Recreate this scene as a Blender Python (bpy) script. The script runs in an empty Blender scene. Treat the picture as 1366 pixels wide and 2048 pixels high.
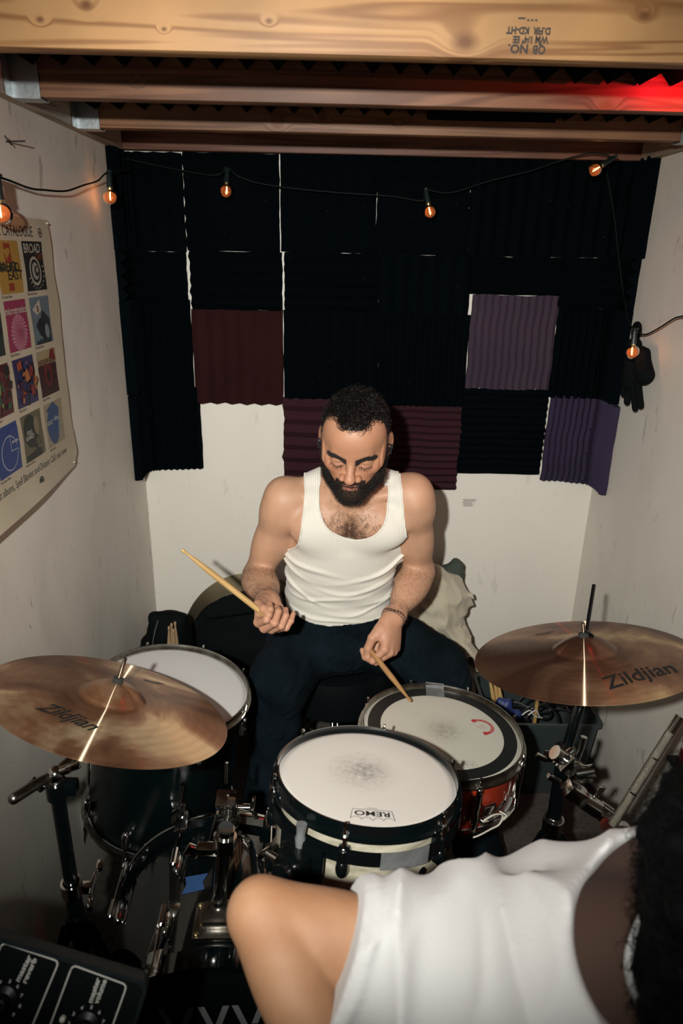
import bpy, bmesh, math, random
import numpy as np
from mathutils import Matrix, Vector
random.seed(7); rng = np.random.RandomState(7)
S = bpy.context.scene
COL = S.collection

# ---------------------------------------------------------------- camera, world, lights, exposure
F = 1380.0; TH = math.radians(20.6); YAW = math.radians(-0.5); ROLL = math.radians(1.25); CH = 1.70
def _rx(a): c, s = math.cos(a), math.sin(a); return np.array([[1, 0, 0], [0, c, -s], [0, s, c]])
def _ry(a): c, s = math.cos(a), math.sin(a); return np.array([[c, 0, s], [0, 1, 0], [-s, 0, c]])
def _rz(a): c, s = math.cos(a), math.sin(a); return np.array([[c, -s, 0], [s, c, 0], [0, 0, 1]])
RC = _rz(YAW) @ _rx(math.pi/2-TH) @ _rz(ROLL)
CP = np.array([0.0, 0.0, CH])
cam_d = bpy.data.cameras.new('camera'); cam = bpy.data.objects.new('camera', cam_d); COL.objects.link(cam)
cam_d.sensor_fit = 'VERTICAL'; cam_d.sensor_height = 36.0; cam_d.sensor_width = 24.0
cam_d.lens = 36.0*F/2048.0; cam_d.clip_start = 0.02
cam.matrix_world = Matrix.Translation((0, 0, CH)) @ Matrix([list(r) for r in RC]).to_4x4()
cam_d.dof.use_dof = True; cam_d.dof.focus_distance = 1.65; cam_d.dof.aperture_fstop = 5.0
S.camera = cam
S.view_settings.view_transform = 'Standard'; S.view_settings.look = 'None'
S.view_settings.gamma = 1.0; S.view_settings.exposure = 0.0; S.view_settings.use_curve_mapping = False

W = bpy.data.worlds.new('World'); S.world = W; W.use_nodes = True
W.node_tree.nodes['Background'].inputs[0].default_value = (0.55, 0.85, 0.95, 1)
W.node_tree.nodes['Background'].inputs[1].default_value = 0.009

def aim(o, target):
    d = Vector(target) - o.location
    o.rotation_euler = d.to_track_quat('-Z', 'Y').to_euler()
fl = bpy.data.lights.new('camera_flash', 'SPOT'); flash = bpy.data.objects.new('camera_flash', fl); COL.objects.link(flash)
flash.location = (-0.185, -0.18, 1.872); fl.energy = 225; fl.spot_size = math.radians(81); fl.spot_blend = 1.0
fl.shadow_soft_size = 0.02; fl.color = (1.0, 0.985, 0.935)
aim(flash, (0.10, 2.0, 1.11))

# ---------------------------------------------------------------- pixel -> place (1366 x 2048 frame)
def ray(px, py): return RC @ np.array([(px-683)/F, -(py-1024)/F, -1.0])
def P(px, py, z): return CP + z*ray(px, py)
def PY(px, py, Y): r = ray(px, py); return CP + r*(Y/r[1])
def PX(px, py, X): r = ray(px, py); return CP + r*(X/r[0])
def PH(px, py, H): r = ray(px, py); return CP + r*((H-CH)/r[2])
def dcam(r, u, t):
    v = RC @ np.array([r, u, t]); return v/np.linalg.norm(v)
def nrm(v): v = np.asarray(v, float); return v/np.linalg.norm(v)
def V(*a): return np.array(a, float)

# ---------------------------------------------------------------- materials
def lin(c): return tuple((x/12.92 if x <= 0.04045 else ((x+0.055)/1.055)**2.4) for x in [v/255 for v in c])
MATS = {}
def mat(name, col, rough=0.5, metal=0.0, col2=None, nscale=8, ndet=4, nmix=(0.35, 0.65), stretch=None,
        bump=0.0, bscale=60, spec=0.5, coat=0.0, aniso=0.0, attr=None, sss=0.0, sheen=0.0, trans=0.0, emit=None, dist=0.0):
    if name in MATS: return MATS[name]
    m = bpy.data.materials.new(name); m.use_nodes = True; nt = m.node_tree; N = nt.nodes; L = nt.links
    b = N['Principled BSDF']; MATS[name] = m
    b.inputs['Base Color'].default_value = (*col, 1); b.inputs['Roughness'].default_value = rough
    b.inputs['Metallic'].default_value = metal; b.inputs['Specular IOR Level'].default_value = spec
    if coat: b.inputs['Coat Weight'].default_value = coat; b.inputs['Coat Roughness'].default_value = 0.06
    if aniso:
        b.inputs['Anisotropic'].default_value = aniso
        t = N.new('ShaderNodeTangent'); t.direction_type = 'RADIAL'; t.axis = 'Z'; L.new(t.outputs[0], b.inputs['Tangent'])
    if sss:
        b.inputs['Subsurface Weight'].default_value = sss; b.inputs['Subsurface Radius'].default_value = (0.012, 0.005, 0.003)
        b.inputs['Subsurface Scale'].default_value = 0.5
    if sheen: b.inputs['Sheen Weight'].default_value = sheen
    if trans: b.inputs['Transmission Weight'].default_value = trans
    if emit: b.inputs['Emission Color'].default_value = (*emit[0], 1); b.inputs['Emission Strength'].default_value = emit[1]
    tc = N.new('ShaderNodeTexCoord')
    src = tc.outputs['Object']
    if stretch:
        mp = N.new('ShaderNodeMapping'); mp.inputs['Scale'].default_value = stretch; L.new(src, mp.inputs[0]); src = mp.outputs[0]
    cur = None
    if attr:
        a = N.new('ShaderNodeAttribute'); a.attribute_name = attr; cur = a.outputs['Color']
    if col2 is not None:
        n = N.new('ShaderNodeTexNoise'); n.inputs['Scale'].default_value = nscale; n.inputs['Detail'].default_value = ndet
        n.inputs['Distortion'].default_value = dist
        L.new(src, n.inputs['Vector'])
        r = N.new('ShaderNodeMapRange'); r.inputs[1].default_value = nmix[0]; r.inputs[2].default_value = nmix[1]
        L.new(n.outputs['Fac'], r.inputs[0])
        mx = N.new('ShaderNodeMix'); mx.data_type = 'RGBA'; L.new(r.outputs[0], mx.inputs[0])
        mx.inputs[6].default_value = (*col, 1); mx.inputs[7].default_value = (*col2, 1)
        if attr:
            mx.blend_type = 'MULTIPLY'; L.new(cur, mx.inputs[6])
        cur = mx.outputs[2]
    if cur is not None: L.new(cur, b.inputs['Base Color'])
    if bump:
        n = N.new('ShaderNodeTexNoise'); n.inputs['Scale'].default_value = bscale; n.inputs['Detail'].default_value = 3
        L.new(tc.outputs['Object'], n.inputs['Vector'])
        bp = N.new('ShaderNodeBump'); bp.inputs['Strength'].default_value = bump; bp.inputs['Distance'].default_value = 0.002
        L.new(n.outputs['Fac'], bp.inputs['Height']); L.new(bp.outputs[0], b.inputs['Normal'])
    return m
def nodes(m): return m.node_tree.nodes, m.node_tree.links, m.node_tree.nodes['Principled BSDF']

# ---------------------------------------------------------------- mesh building
ROOTM = {}
class MB:
    def __init__(s): s.v = []; s.f = []; s.n = 0; s.mi = []; s.cur = 0
    def add(s, vs, fs):
        vs = np.asarray(vs, float).reshape(-1, 3); o = s.n; s.v.append(vs); s.n += len(vs)
        for f in fs: s.f.append([i+o for i in f]); s.mi.append(s.cur)
        return s
    def frame(s, a, b):
        d = nrm(np.asarray(b, float)-a); u = np.cross(d, [0.13, 0.21, 1]); 
        if np.linalg.norm(u) < 0.1: u = np.cross(d, [1, 0.1, 0])
        u = nrm(u); return d, u, np.cross(d, u)
    def tube(s, path, r, n=12, cap=True, up=None):
        path = [np.asarray(p, float) for p in path]; m = len(path)
        rs = r if hasattr(r, '__len__') else [r]*m
        vs = []; u = None
        for i in range(m):
            d = path[min(i+1, m-1)]-path[max(i-1, 0)]; L = np.linalg.norm(d); d = d/L if L > 1e-9 else V(0, 0, 1)
            if u is None:
                _, u, w = s.frame(V(0, 0, 0), d)
            else:
                u = u - d*np.dot(u, d); u = nrm(u); w = np.cross(d, u)
            w = np.cross(d, u)
            for k in range(n):
                t = 2*math.pi*k/n; vs.append(path[i]+rs[i]*(math.cos(t)*u+math.sin(t)*w))
        fs = []
        for i in range(m-1):
            for k in range(n):
                k2 = (k+1) % n; fs.append((i*n+k, i*n+k2, (i+1)*n+k2, (i+1)*n+k))
        if cap: fs.append(tuple(range(n-1, -1, -1))); fs.append(tuple((m-1)*n+k for k in range(n)))
        return s.add(vs, fs)
    def cyl(s, a, b, r, r2=None, n=20): return s.tube([a, b], [r, r if r2 is None else r2], n)
    def box(s, c, size, R=None, bev=0.0):
        hx, hy, hz = [q/2 for q in size]; b = min(bev, hx*.9, hy*.9, hz*.9)
        R = np.eye(3) if R is None else np.asarray(R)
        if b <= 0:
            vs = [V(x, y, z) for x in (-hx, hx) for y in (-hy, hy) for z in (-hz, hz)]
            fs = [(0, 1, 3, 2), (4, 6, 7, 5), (0, 4, 5, 1), (2, 3, 7, 6), (0, 2, 6, 4), (1, 5, 7, 3)]
            return s.add([R@v+c for v in vs], fs)
        bm = bmesh.new(); bmesh.ops.create_cube(bm, size=1.0)
        for v in bm.verts: v.co = (v.co.x*2*hx, v.co.y*2*hy, v.co.z*2*hz)
        bmesh.ops.bevel(bm, geom=list(bm.edges), offset=b, segments=2, affect='EDGES', profile=0.6)
        bm.verts.index_update()
        vs = [R@np.array(v.co)+c for v in bm.verts]; fs = [[v.index for v in f.verts] for f in bm.faces]; bm.free()
        return s.add(vs, fs)
    def sph(s, c, r, R=None, nu=20, nv=12):
        r = V(r, r, r) if not hasattr(r, '__len__') else V(*r); R = np.eye(3) if R is None else np.asarray(R)
        vs = [R@(r*V(0, 0, -1))+c]
        for j in range(1, nv):
            p = -math.pi/2+math.pi*j/nv
            for i in range(nu):
                t = 2*math.pi*i/nu; vs.append(R@(r*V(math.cos(p)*math.cos(t), math.cos(p)*math.sin(t), math.sin(p)))+c)
        vs.append(R@(r*V(0, 0, 1))+c); fs = []
        for i in range(nu):
            i2 = (i+1) % nu; fs.append((0, 1+i2, 1+i)); e = 1+(nv-2)*nu; fs.append((e+i, e+i2, len(vs)-1))
            for j in range(nv-2): fs.append((1+j*nu+i, 1+j*nu+i2, 1+(j+1)*nu+i2, 1+(j+1)*nu+i))
        return s.add(vs, fs)
    def lathe(s, prof, n=64, c=(0, 0, 0), R=None, closed=False):
        R = np.eye(3) if R is None else np.asarray(R); vs = []; m = len(prof)
        for (r, z) in prof:
            for k in range(n):
                t = 2*math.pi*k/n; vs.append(R@V(r*math.cos(t), r*math.sin(t), z)+c)
        fs = []
        for i in range(m if closed else m-1):
            i2 = (i+1) % m
            for k in range(n):
                k2 = (k+1) % n; fs.append((i*n+k, i*n+k2, i2*n+k2, i2*n+k))
        return s.add(vs, fs)
    def grid(s, fn, nu, nv):
        vs = [fn(i/(nu-1), j/(nv-1)) for j in range(nv) for i in range(nu)]
        fs = [(j*nu+i, j*nu+i+1, (j+1)*nu+i+1, (j+1)*nu+i) for j in range(nv-1) for i in range(nu-1)]
        return s.add(vs, fs)
    def prism(s, poly, fn0, fn1):
        n = len(poly); vs = [fn0(p) for p in poly]+[fn1(p) for p in poly]
        fs = [tuple(range(n-1, -1, -1)), tuple(range(n, 2*n))]+[(i, (i+1) % n, n+(i+1) % n, n+i) for i in range(n)]
        return s.add(vs, fs)

def npmesh(name, vs, fs, smooth=True, angle=None, mi=None):
    me = bpy.data.meshes.new(name)
    if isinstance(fs, np.ndarray):
        k = fs.shape[1]; me.vertices.add(len(vs)); me.vertices.foreach_set('co', np.ascontiguousarray(vs, np.float32).ravel())
        me.loops.add(fs.size); me.loops.foreach_set('vertex_index', fs.astype(np.int32).ravel())
        me.polygons.add(len(fs)); me.polygons.foreach_set('loop_start', np.arange(0, fs.size, k, dtype=np.int32))
        me.update(calc_edges=True)
    else:
        me.from_pydata([tuple(v) for v in vs], [], fs); me.update()
    if smooth:
        me.polygons.foreach_set('use_smooth', [True]*len(me.polygons))
        if angle is not None: me.set_sharp_from_angle(angle=math.radians(angle))
    if mi is not None and any(mi): me.polygons.foreach_set('material_index', mi)
    me.update(); return me

def tag(o, label=None, cat=None, group=None, kind=None):
    if label: o['label'] = label
    if cat: o['category'] = cat
    if group: o['group'] = group
    if kind: o['kind'] = kind
    return o
def thing(name, label, cat, loc=(0, 0, 0), R=None, group=None):
    o = bpy.data.objects.new(name, None); COL.objects.link(o); o.empty_display_size = 0.05
    M = Matrix.Translation([float(x) for x in loc])
    if R is not None: M = M @ Matrix([[float(x) for x in r] for r in R]).to_4x4()
    o.matrix_world = M; ROOTM[o.name] = np.array(M)
    return tag(o, label, cat, group)
def place(o, parent):
    if parent is not None:
        o.parent = parent; ROOTM[o.name] = ROOTM[parent.name]
def obj(mb, name, mats, parent=None, local=False, angle=35, smooth=True, me=None, label=None, origin=None):
    if me is None:
        vs = np.concatenate(mb.v)
        fs = mb.f; mi = mb.mi
    else:
        vs, fs = me; mi = None
    if parent is not None and not local:
        M = np.linalg.inv(ROOTM[parent.name]); vs = vs @ M[:3, :3].T + M[:3, 3]
    if parent is None and origin is not None: vs = vs - np.asarray(origin)
    m = npmesh(name, vs, fs, smooth, angle, mi)
    for q in (mats if isinstance(mats, (list, tuple)) else [mats]): m.materials.append(q)
    o = bpy.data.objects.new(name, m); COL.objects.link(o)
    if parent is not None: place(o, parent)
    elif origin is not None: o.location = [float(x) for x in origin]
    if parent is None:
        ROOTM[o.name] = np.array(Matrix.Translation(o.location))
    if label: o['label'] = label
    return o
def text_mesh(s, size, shear=0.0, align='CENTER', offset=0.0, extrude=0.0):
    c = bpy.data.curves.new('t', 'FONT'); c.body = s; c.size = size; c.shear = shear; c.align_x = align; c.align_y = 'CENTER'
    c.offset = offset; c.resolution_u = 3
    o = bpy.data.objects.new('t', c); COL.objects.link(o)
    dg = bpy.context.evaluated_depsgraph_get(); me = bpy.data.meshes.new_from_object(o.evaluated_get(dg))
    vs = np.array([v.co[:] for v in me.vertices]); fs = [list(p.vertices) for p in me.polygons]
    bpy.data.objects.remove(o); bpy.data.curves.remove(c); bpy.data.meshes.remove(me)
    return vs, fs
def add_text(mb, s, size, fn, **k):
    vs, fs = text_mesh(s, size, **k)
    if len(vs): mb.add([fn(v[0], v[1]) for v in vs], fs)

# ---------------------------------------------------------------- implicit surfaces (for bodies and cloth)
def ssmin(a, b, k):
    if k <= 0: return np.minimum(a, b)
    h = np.maximum(k-np.abs(a-b), 0)/k; return np.minimum(a, b)-h*h*k*0.25
def cap(a, b, ra, rb, k=0.02, op='u'): return dict(t='cap', a=np.asarray(a, float), b=np.asarray(b, float), ra=ra, rb=rb, k=k, op=op)
def ell(c, r, R=None, k=0.02, op='u'): return dict(t='ell', c=np.asarray(c, float), r=np.asarray(r, float), R=np.eye(3) if R is None else np.asarray(R), k=k, op=op)
def loft(st, k=0.02, e=2.3, op='u'): return dict(t='loft', st=np.array(st, float), k=k, e=e, op=op)
def xf(prims, M, t, s=1.0):
    out = []
    for p in prims:
        q = dict(p)
        if p['t'] == 'cap': q['a'] = M@(p['a']*s)+t; q['b'] = M@(p['b']*s)+t; q['ra'] = p['ra']*s; q['rb'] = p['rb']*s
        else: q['c'] = M@(p['c']*s)+t; q['r'] = p['r']*s; q['R'] = M@p['R']
        q['k'] = p['k']*s; out.append(q)
    return out
def bounds(p):
    if p['t'] == 'cap': r = max(p['ra'], p['rb']); lo = np.minimum(p['a'], p['b'])-r; hi = np.maximum(p['a'], p['b'])+r
    elif p['t'] == 'ell':
        e = np.sqrt(((np.abs(p['R'])*p['r'])**2).sum(1)); lo = p['c']-e; hi = p['c']+e
    else:
        st = p['st']; lo = V((st[:, 1]-st[:, 3]).min(), (st[:, 2]-st[:, 4]).min(), st[:, 0].min()); hi = V((st[:, 1]+st[:, 3]).max(), (st[:, 2]+st[:, 4]).max(), st[:, 0].max())
    return lo, hi
def dist(p, X, Y, Z):
    if p['t'] == 'cap':
        a, b = p['a'], p['b']; d = b-a; L = d@d+1e-12
        t = np.clip(((X-a[0])*d[0]+(Y-a[1])*d[1]+(Z-a[2])*d[2])/L, 0, 1)
        return np.sqrt((X-a[0]-t*d[0])**2+(Y-a[1]-t*d[1])**2+(Z-a[2]-t*d[2])**2)-(p['ra']+(p['rb']-p['ra'])*t)
    if p['t'] == 'ell':
        R = p['R']; x, y, z = X-p['c'][0], Y-p['c'][1], Z-p['c'][2]; r = p['r']
        u = (R[0, 0]*x+R[1, 0]*y+R[2, 0]*z)/r[0]; v = (R[0, 1]*x+R[1, 1]*y+R[2, 1]*z)/r[1]; w = (R[0, 2]*x+R[1, 2]*y+R[2, 2]*z)/r[2]
        k0 = np.sqrt(u*u+v*v+w*w); k1 = np.sqrt((u/r[0])**2+(v/r[1])**2+(w/r[2])**2)
        return k0*(k0-1)/(k1+1e-9)
    st = p['st']; z = np.clip(Z, st[0, 0], st[-1, 0])
    cx, cy, rx, ry = [np.interp(z, st[:, 0], st[:, i]) for i in (1, 2, 3, 4)]
    e = p['e']; q = (np.abs((X-cx)/rx)**e+np.abs((Y-cy)/ry)**e)**(1/e)
    d = (q-1)*np.minimum(rx, ry)
    dz = np.maximum(st[0, 0]-Z, Z-st[-1, 0])
    return np.where(dz > 0, np.sqrt(np.maximum(d, 0)**2+dz**2), np.maximum(d, dz))
def field(prims, lo, hi, h, inflate=0.0, post=None):
    lo = np.asarray(lo, float); n = np.ceil((np.asarray(hi)-lo)/h).astype(int)+1
    ax = [lo[i]+h*np.arange(n[i]) for i in range(3)]
    A = np.full(n, 0.2, np.float32)
    for p in prims:
        l, u = bounds(p); m = p['k']+inflate+3.5*h+0.004
        i0 = np.clip(((l-m-lo)/h).astype(int), 0, n); i1 = np.clip(((u+m-lo)/h).astype(int)+2, 0, n)
        if (i1 <= i0).any(): continue
        sl = tuple(slice(a, b) for a, b in zip(i0, i1))
        X = ax[0][sl[0]][:, None, None]; Y = ax[1][sl[1]][None, :, None]; Z = ax[2][sl[2]][None, None, :]
        d = dist(p, X, Y, Z)-(inflate if p['op'] == 'u' else 0)
        if p['op'] == 'u': A[sl] = ssmin(A[sl], d, p['k'])
        else: A[sl] = -ssmin(-A[sl], d, p['k'])
    if post is not None: A = post(A, ax[0][:, None, None], ax[1][None, :, None], ax[2][None, None, :])
    return A, lo, h
def nets(A, lo, h):
    s = A < 0; nx, ny, nz = A.shape
    cnt = np.zeros((nx-1, ny-1, nz-1), np.int8); 
    for dx in (0, 1):
        for dy in (0, 1):
            for dz in (0, 1): cnt += s[dx:nx-1+dx, dy:ny-1+dy, dz:nz-1+dz]
    act = (cnt > 0) & (cnt < 8); idx = -np.ones(act.shape, np.int64); ij = np.argwhere(act); idx[act] = np.arange(len(ij))
    acc = np.zeros((len(ij), 3)); num = np.zeros(len(ij))
    C = [(x, y, z) for x in (0, 1) for y in (0, 1) for z in (0, 1)]
    vals = {c: A[ij[:, 0]+c[0], ij[:, 1]+c[1], ij[:, 2]+c[2]].astype(float) for c in C}
    for a in C:
        for ax in range(3):
            if a[ax]: continue
            b = list(a); b[ax] = 1; b = tuple(b); va, vb = vals[a], vals[b]; m = (va < 0) != (vb < 0)
            t = np.where(m, va/(va-vb+1e-20), 0)
            for q in range(3):
                acc[:, q] += np.where(m, a[q]+(t if q == ax else 0), 0)
            num += m
    vs = lo+h*(ij+acc/num[:, None]); quads = []
    for ax in range(3):
        o1, o2 = [(1, 2), (2, 0), (0, 1)][ax]
        sl0 = [slice(1, -1)]*3; sl0[ax] = slice(0, -1); sl1 = list(sl0); sl1[ax] = slice(1, None)
        a = s[tuple(sl0)]; b = s[tuple(sl1)]; e = np.argwhere(a != b)
        if not len(e): continue
        off = np.array([1, 1, 1]); off[ax] = 0; e = e+off
        e1 = np.zeros(3, int); e1[o1] = 1; e2 = np.zeros(3, int); e2[o2] = 1
        g = lambda q: idx[q[:, 0], q[:, 1], q[:, 2]]
        q = np.stack([g(e-e1-e2), g(e-e2), g(e), g(e-e1)], 1)
        ins = s[e[:, 0], e[:, 1], e[:, 2]]   # second cell inside?
        q[ins] = q[ins][:, ::-1]; quads.append(q)
    q = np.concatenate(quads); q = q[(q >= 0).all(1)]
    return vs, q
def smooth_mesh(vs, q, it=1, lam=0.5):
    for _ in range(it):
        acc = np.zeros_like(vs); c = np.zeros(len(vs))
        for i in range(4):
            a, b = q[:, i], q[:, (i+1) % 4]
            np.add.at(acc, a, vs[b]); np.add.at(acc, b, vs[a]); np.add.at(c, a, 1); np.add.at(c, b, 1)
        vs = vs+lam*(acc/np.maximum(c, 1)[:, None]-vs)
    return vs
def surf(prims, lo, hi, h, inflate=0.0, post=None, it=1, drop=None):
    A, l, h = field(prims, lo, hi, h, inflate, post); vs, q = nets(A, l, h)
    if it: vs = smooth_mesh(vs, q, it)
    if drop is not None:
        c = vs[q].mean(1); keep = ~drop(c); q = q[keep]; used = np.unique(q); mp = -np.ones(len(vs), int); mp[used] = np.arange(len(used)); vs = vs[used]; q = mp[q]
    return vs, q
def vnormals(vs, q):
    n = np.cross(vs[q[:, 2]]-vs[q[:, 0]], vs[q[:, 3]]-vs[q[:, 1]]); N = np.zeros_like(vs)
    for i in range(4): np.add.at(N, q[:, i], n)
    return N/(np.linalg.norm(N, axis=1)[:, None]+1e-12)
def mergem(parts):
    vs = []; qs = []; o = 0
    for v, q in parts: vs.append(v); qs.append(q+o); o += len(v)
    return np.concatenate(vs), np.concatenate(qs)
def vnoise(X, Y, Z, f, seed=0):   # cheap smooth noise in [-1,1]
    r = np.random.RandomState(seed); out = 0
    for i in range(5):
        a = r.randn(3)*f; out = out+np.sin(X*a[0]+Y*a[1]+Z*a[2]+r.rand()*6.28)
    return out/5*1.6
def setcol(o, cols):
    a = o.data.color_attributes.new('Col', 'FLOAT_COLOR', 'POINT')
    c = np.ones((len(cols), 4), np.float32); c[:, :3] = cols; a.data.foreach_set('color', c.ravel())
def strands(roots, normals, dirs, length, r=0.00035, curl=0.0, seg=3, lift=0.3, rs=None):
    rs = rs or np.random.RandomState(3); n = len(roots)
    d = nrm_rows(normals*lift+dirs*(1-lift)+rs.randn(n, 3)*0.18)
    L = (length if hasattr(length, '__len__') else np.full(n, length))*(0.7+0.6*rs.rand(n))
    u = nrm_rows(np.cross(d, rs.randn(n, 3))); w = np.cross(d, u); ph = rs.rand(n)*6.28
    vs = np.zeros((n, seg+1, 3, 3))
    for i in range(seg+1):
        t = i/seg
        c = roots+d*(L*t)[:, None]+curl*L[:, None]*(np.sin(t*5+ph)[:, None]*u+(np.cos(t*5+ph)-np.cos(ph))[:, None]*w)
        rr = r*(1-0.7*t)
        for k in range(3):
            a = 2.094*k; vs[:, i, k] = c+rr*(math.cos(a)*u+math.sin(a)*w)
    base = (np.arange(n)*(seg+1)*3)[:, None]; q = []
    for i in range(seg):
        for k in range(3):
            k2 = (k+1) % 3; q.append(base+np.array([i*3+k, i*3+k2, (i+1)*3+k2, (i+1)*3+k]))
    return vs.reshape(-1, 3), np.concatenate(q)
def nrm_rows(v): return v/(np.linalg.norm(v, axis=1)[:, None]+1e-12)

# ---------------------------------------------------------------- the room
XL, XR, YB, ZC = -0.667, 0.899, 2.30, 2.11
plaster = mat('plaster', (0.66, 0.63, 0.555), 0.6, bump=0.12, bscale=40)
def wall_paint(name, seed, scuff=0.5):
    m = mat(name, (0.66, 0.63, 0.555), 0.55); N, L, b = nodes(m)
    tc = N.new('ShaderNodeTexCoord'); out = None
    base = (0.66, 0.63, 0.555, 1); cur = None
    # long soft grey rubs, short dark scuffs, fine scratches
    for sc, st, lo, hi, col, dist, det in [((2.2, 2.2, 1.1), 3.0, .45, .75, (0.52, 0.50, 0.44), .6, 5), ((1, 1, 0.35), 26.0, .66, .72, (0.36, 0.34, 0.29), .3, 3),
                                      ((1, 1.4, 0.28), 75.0, .72, .76, (0.22, 0.21, 0.18), 1.2, 2)]:
        mp = N.new('ShaderNodeMapping'); mp.inputs['Scale'].default_value = sc; mp.inputs['Location'].default_value = (seed*3.1, seed*1.7, seed); mp.inputs['Rotation'].default_value = (0.35*seed % 1, 0.2, 0)
        L.new(tc.outputs['Object'], mp.inputs[0])
        n = N.new('ShaderNodeTexNoise'); n.inputs['Scale'].default_value = st; n.inputs['Detail'].default_value = det; n.inputs['Distortion'].default_value = dist
        L.new(mp.outputs[0], n.inputs['Vector'])
        r = N.new('ShaderNodeMapRange'); r.inputs[1].default_value = lo; r.inputs[2].default_value = hi; r.inputs[4].default_value = scuff if st > 5 else 0.8*scuff
        L.new(n.outputs['Fac'], r.inputs[0])
        mx = N.new('ShaderNodeMix'); mx.data_type = 'RGBA'; L.new(r.outputs[0], mx.inputs[0])
        if cur is None: mx.inputs[6].default_value = base
        else: L.new(cur, mx.inputs[6])
        mx.inputs[7].default_value = (*col, 1); cur = mx.outputs[2]
    L.new(cur, b.inputs['Base Color'])
    n = N.new('ShaderNodeTexNoise'); n.inputs['Scale'].default_value = 9; n.inputs['Detail'].default_value = 5; L.new(tc.outputs['Object'], n.inputs['Vector'])
    bp = N.new('ShaderNodeBump'); bp.inputs['Strength'].default_value = 0.25; bp.inputs['Distance'].default_value = 0.004
    L.new(n.outputs['Fac'], bp.inputs['Height']); L.new(bp.outputs[0], b.inputs['Normal'])
    return m
def struct(name, mb, m, **k):
    o = obj(mb, name, m, **k); o['kind'] = 'structure'; return o
Y0 = -0.9
struct('floor', MB().box((0.116, 0.7, -0.03), (1.9, 3.4, 0.06)), mat('carpet', (0.085, 0.072, 0.058), 0.95, col2=(0.05, 0.042, 0.036), nscale=60, bump=0.8, bscale=300))
struct('wall_back', MB().box((0.116, YB+0.04, 1.03), (1.9, 0.08, 2.2)), wall_paint('paint_back', 1, 0.25))
struct('wall_left', MB().box((XL-0.04, 0.7, 1.03), (0.08, 3.2, 2.2)), wall_paint('paint_left', 2, 0.75))
struct('wall_right', MB().box((XR+0.04, 0.7, 1.03), (0.08, 3.2, 2.2)), wall_paint('paint_right', 3, 0.6))
struct('ceiling', MB().box((0.116, 0.7, ZC+0.03), (1.9, 3.4, 0.06)), mat('ceiling_board', (0.10, 0.08, 0.06), 0.8))
# pencil scribble on the back wall
sc = MB(); r_ = np.random.RandomState(5)
for i in range(11):
    z = 0.893-0.0026*i; x0 = 0.446+r_.rand()*0.008; pts = [V(x0+t*0.052, YB-0.0006, z+0.0016*math.sin(9*t*3.1+i)) for t in np.linspace(0, 0.5+0.5*r_.rand(), 12)]
    sc.tube(pts, 0.0006, 4)
tag(obj(sc, 'pencil_scribble', mat('graphite', (0.22, 0.21, 0.19), 0.8)), 'small grey pencil scribble on the white back wall right of the drummer', 'scribble')

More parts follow.
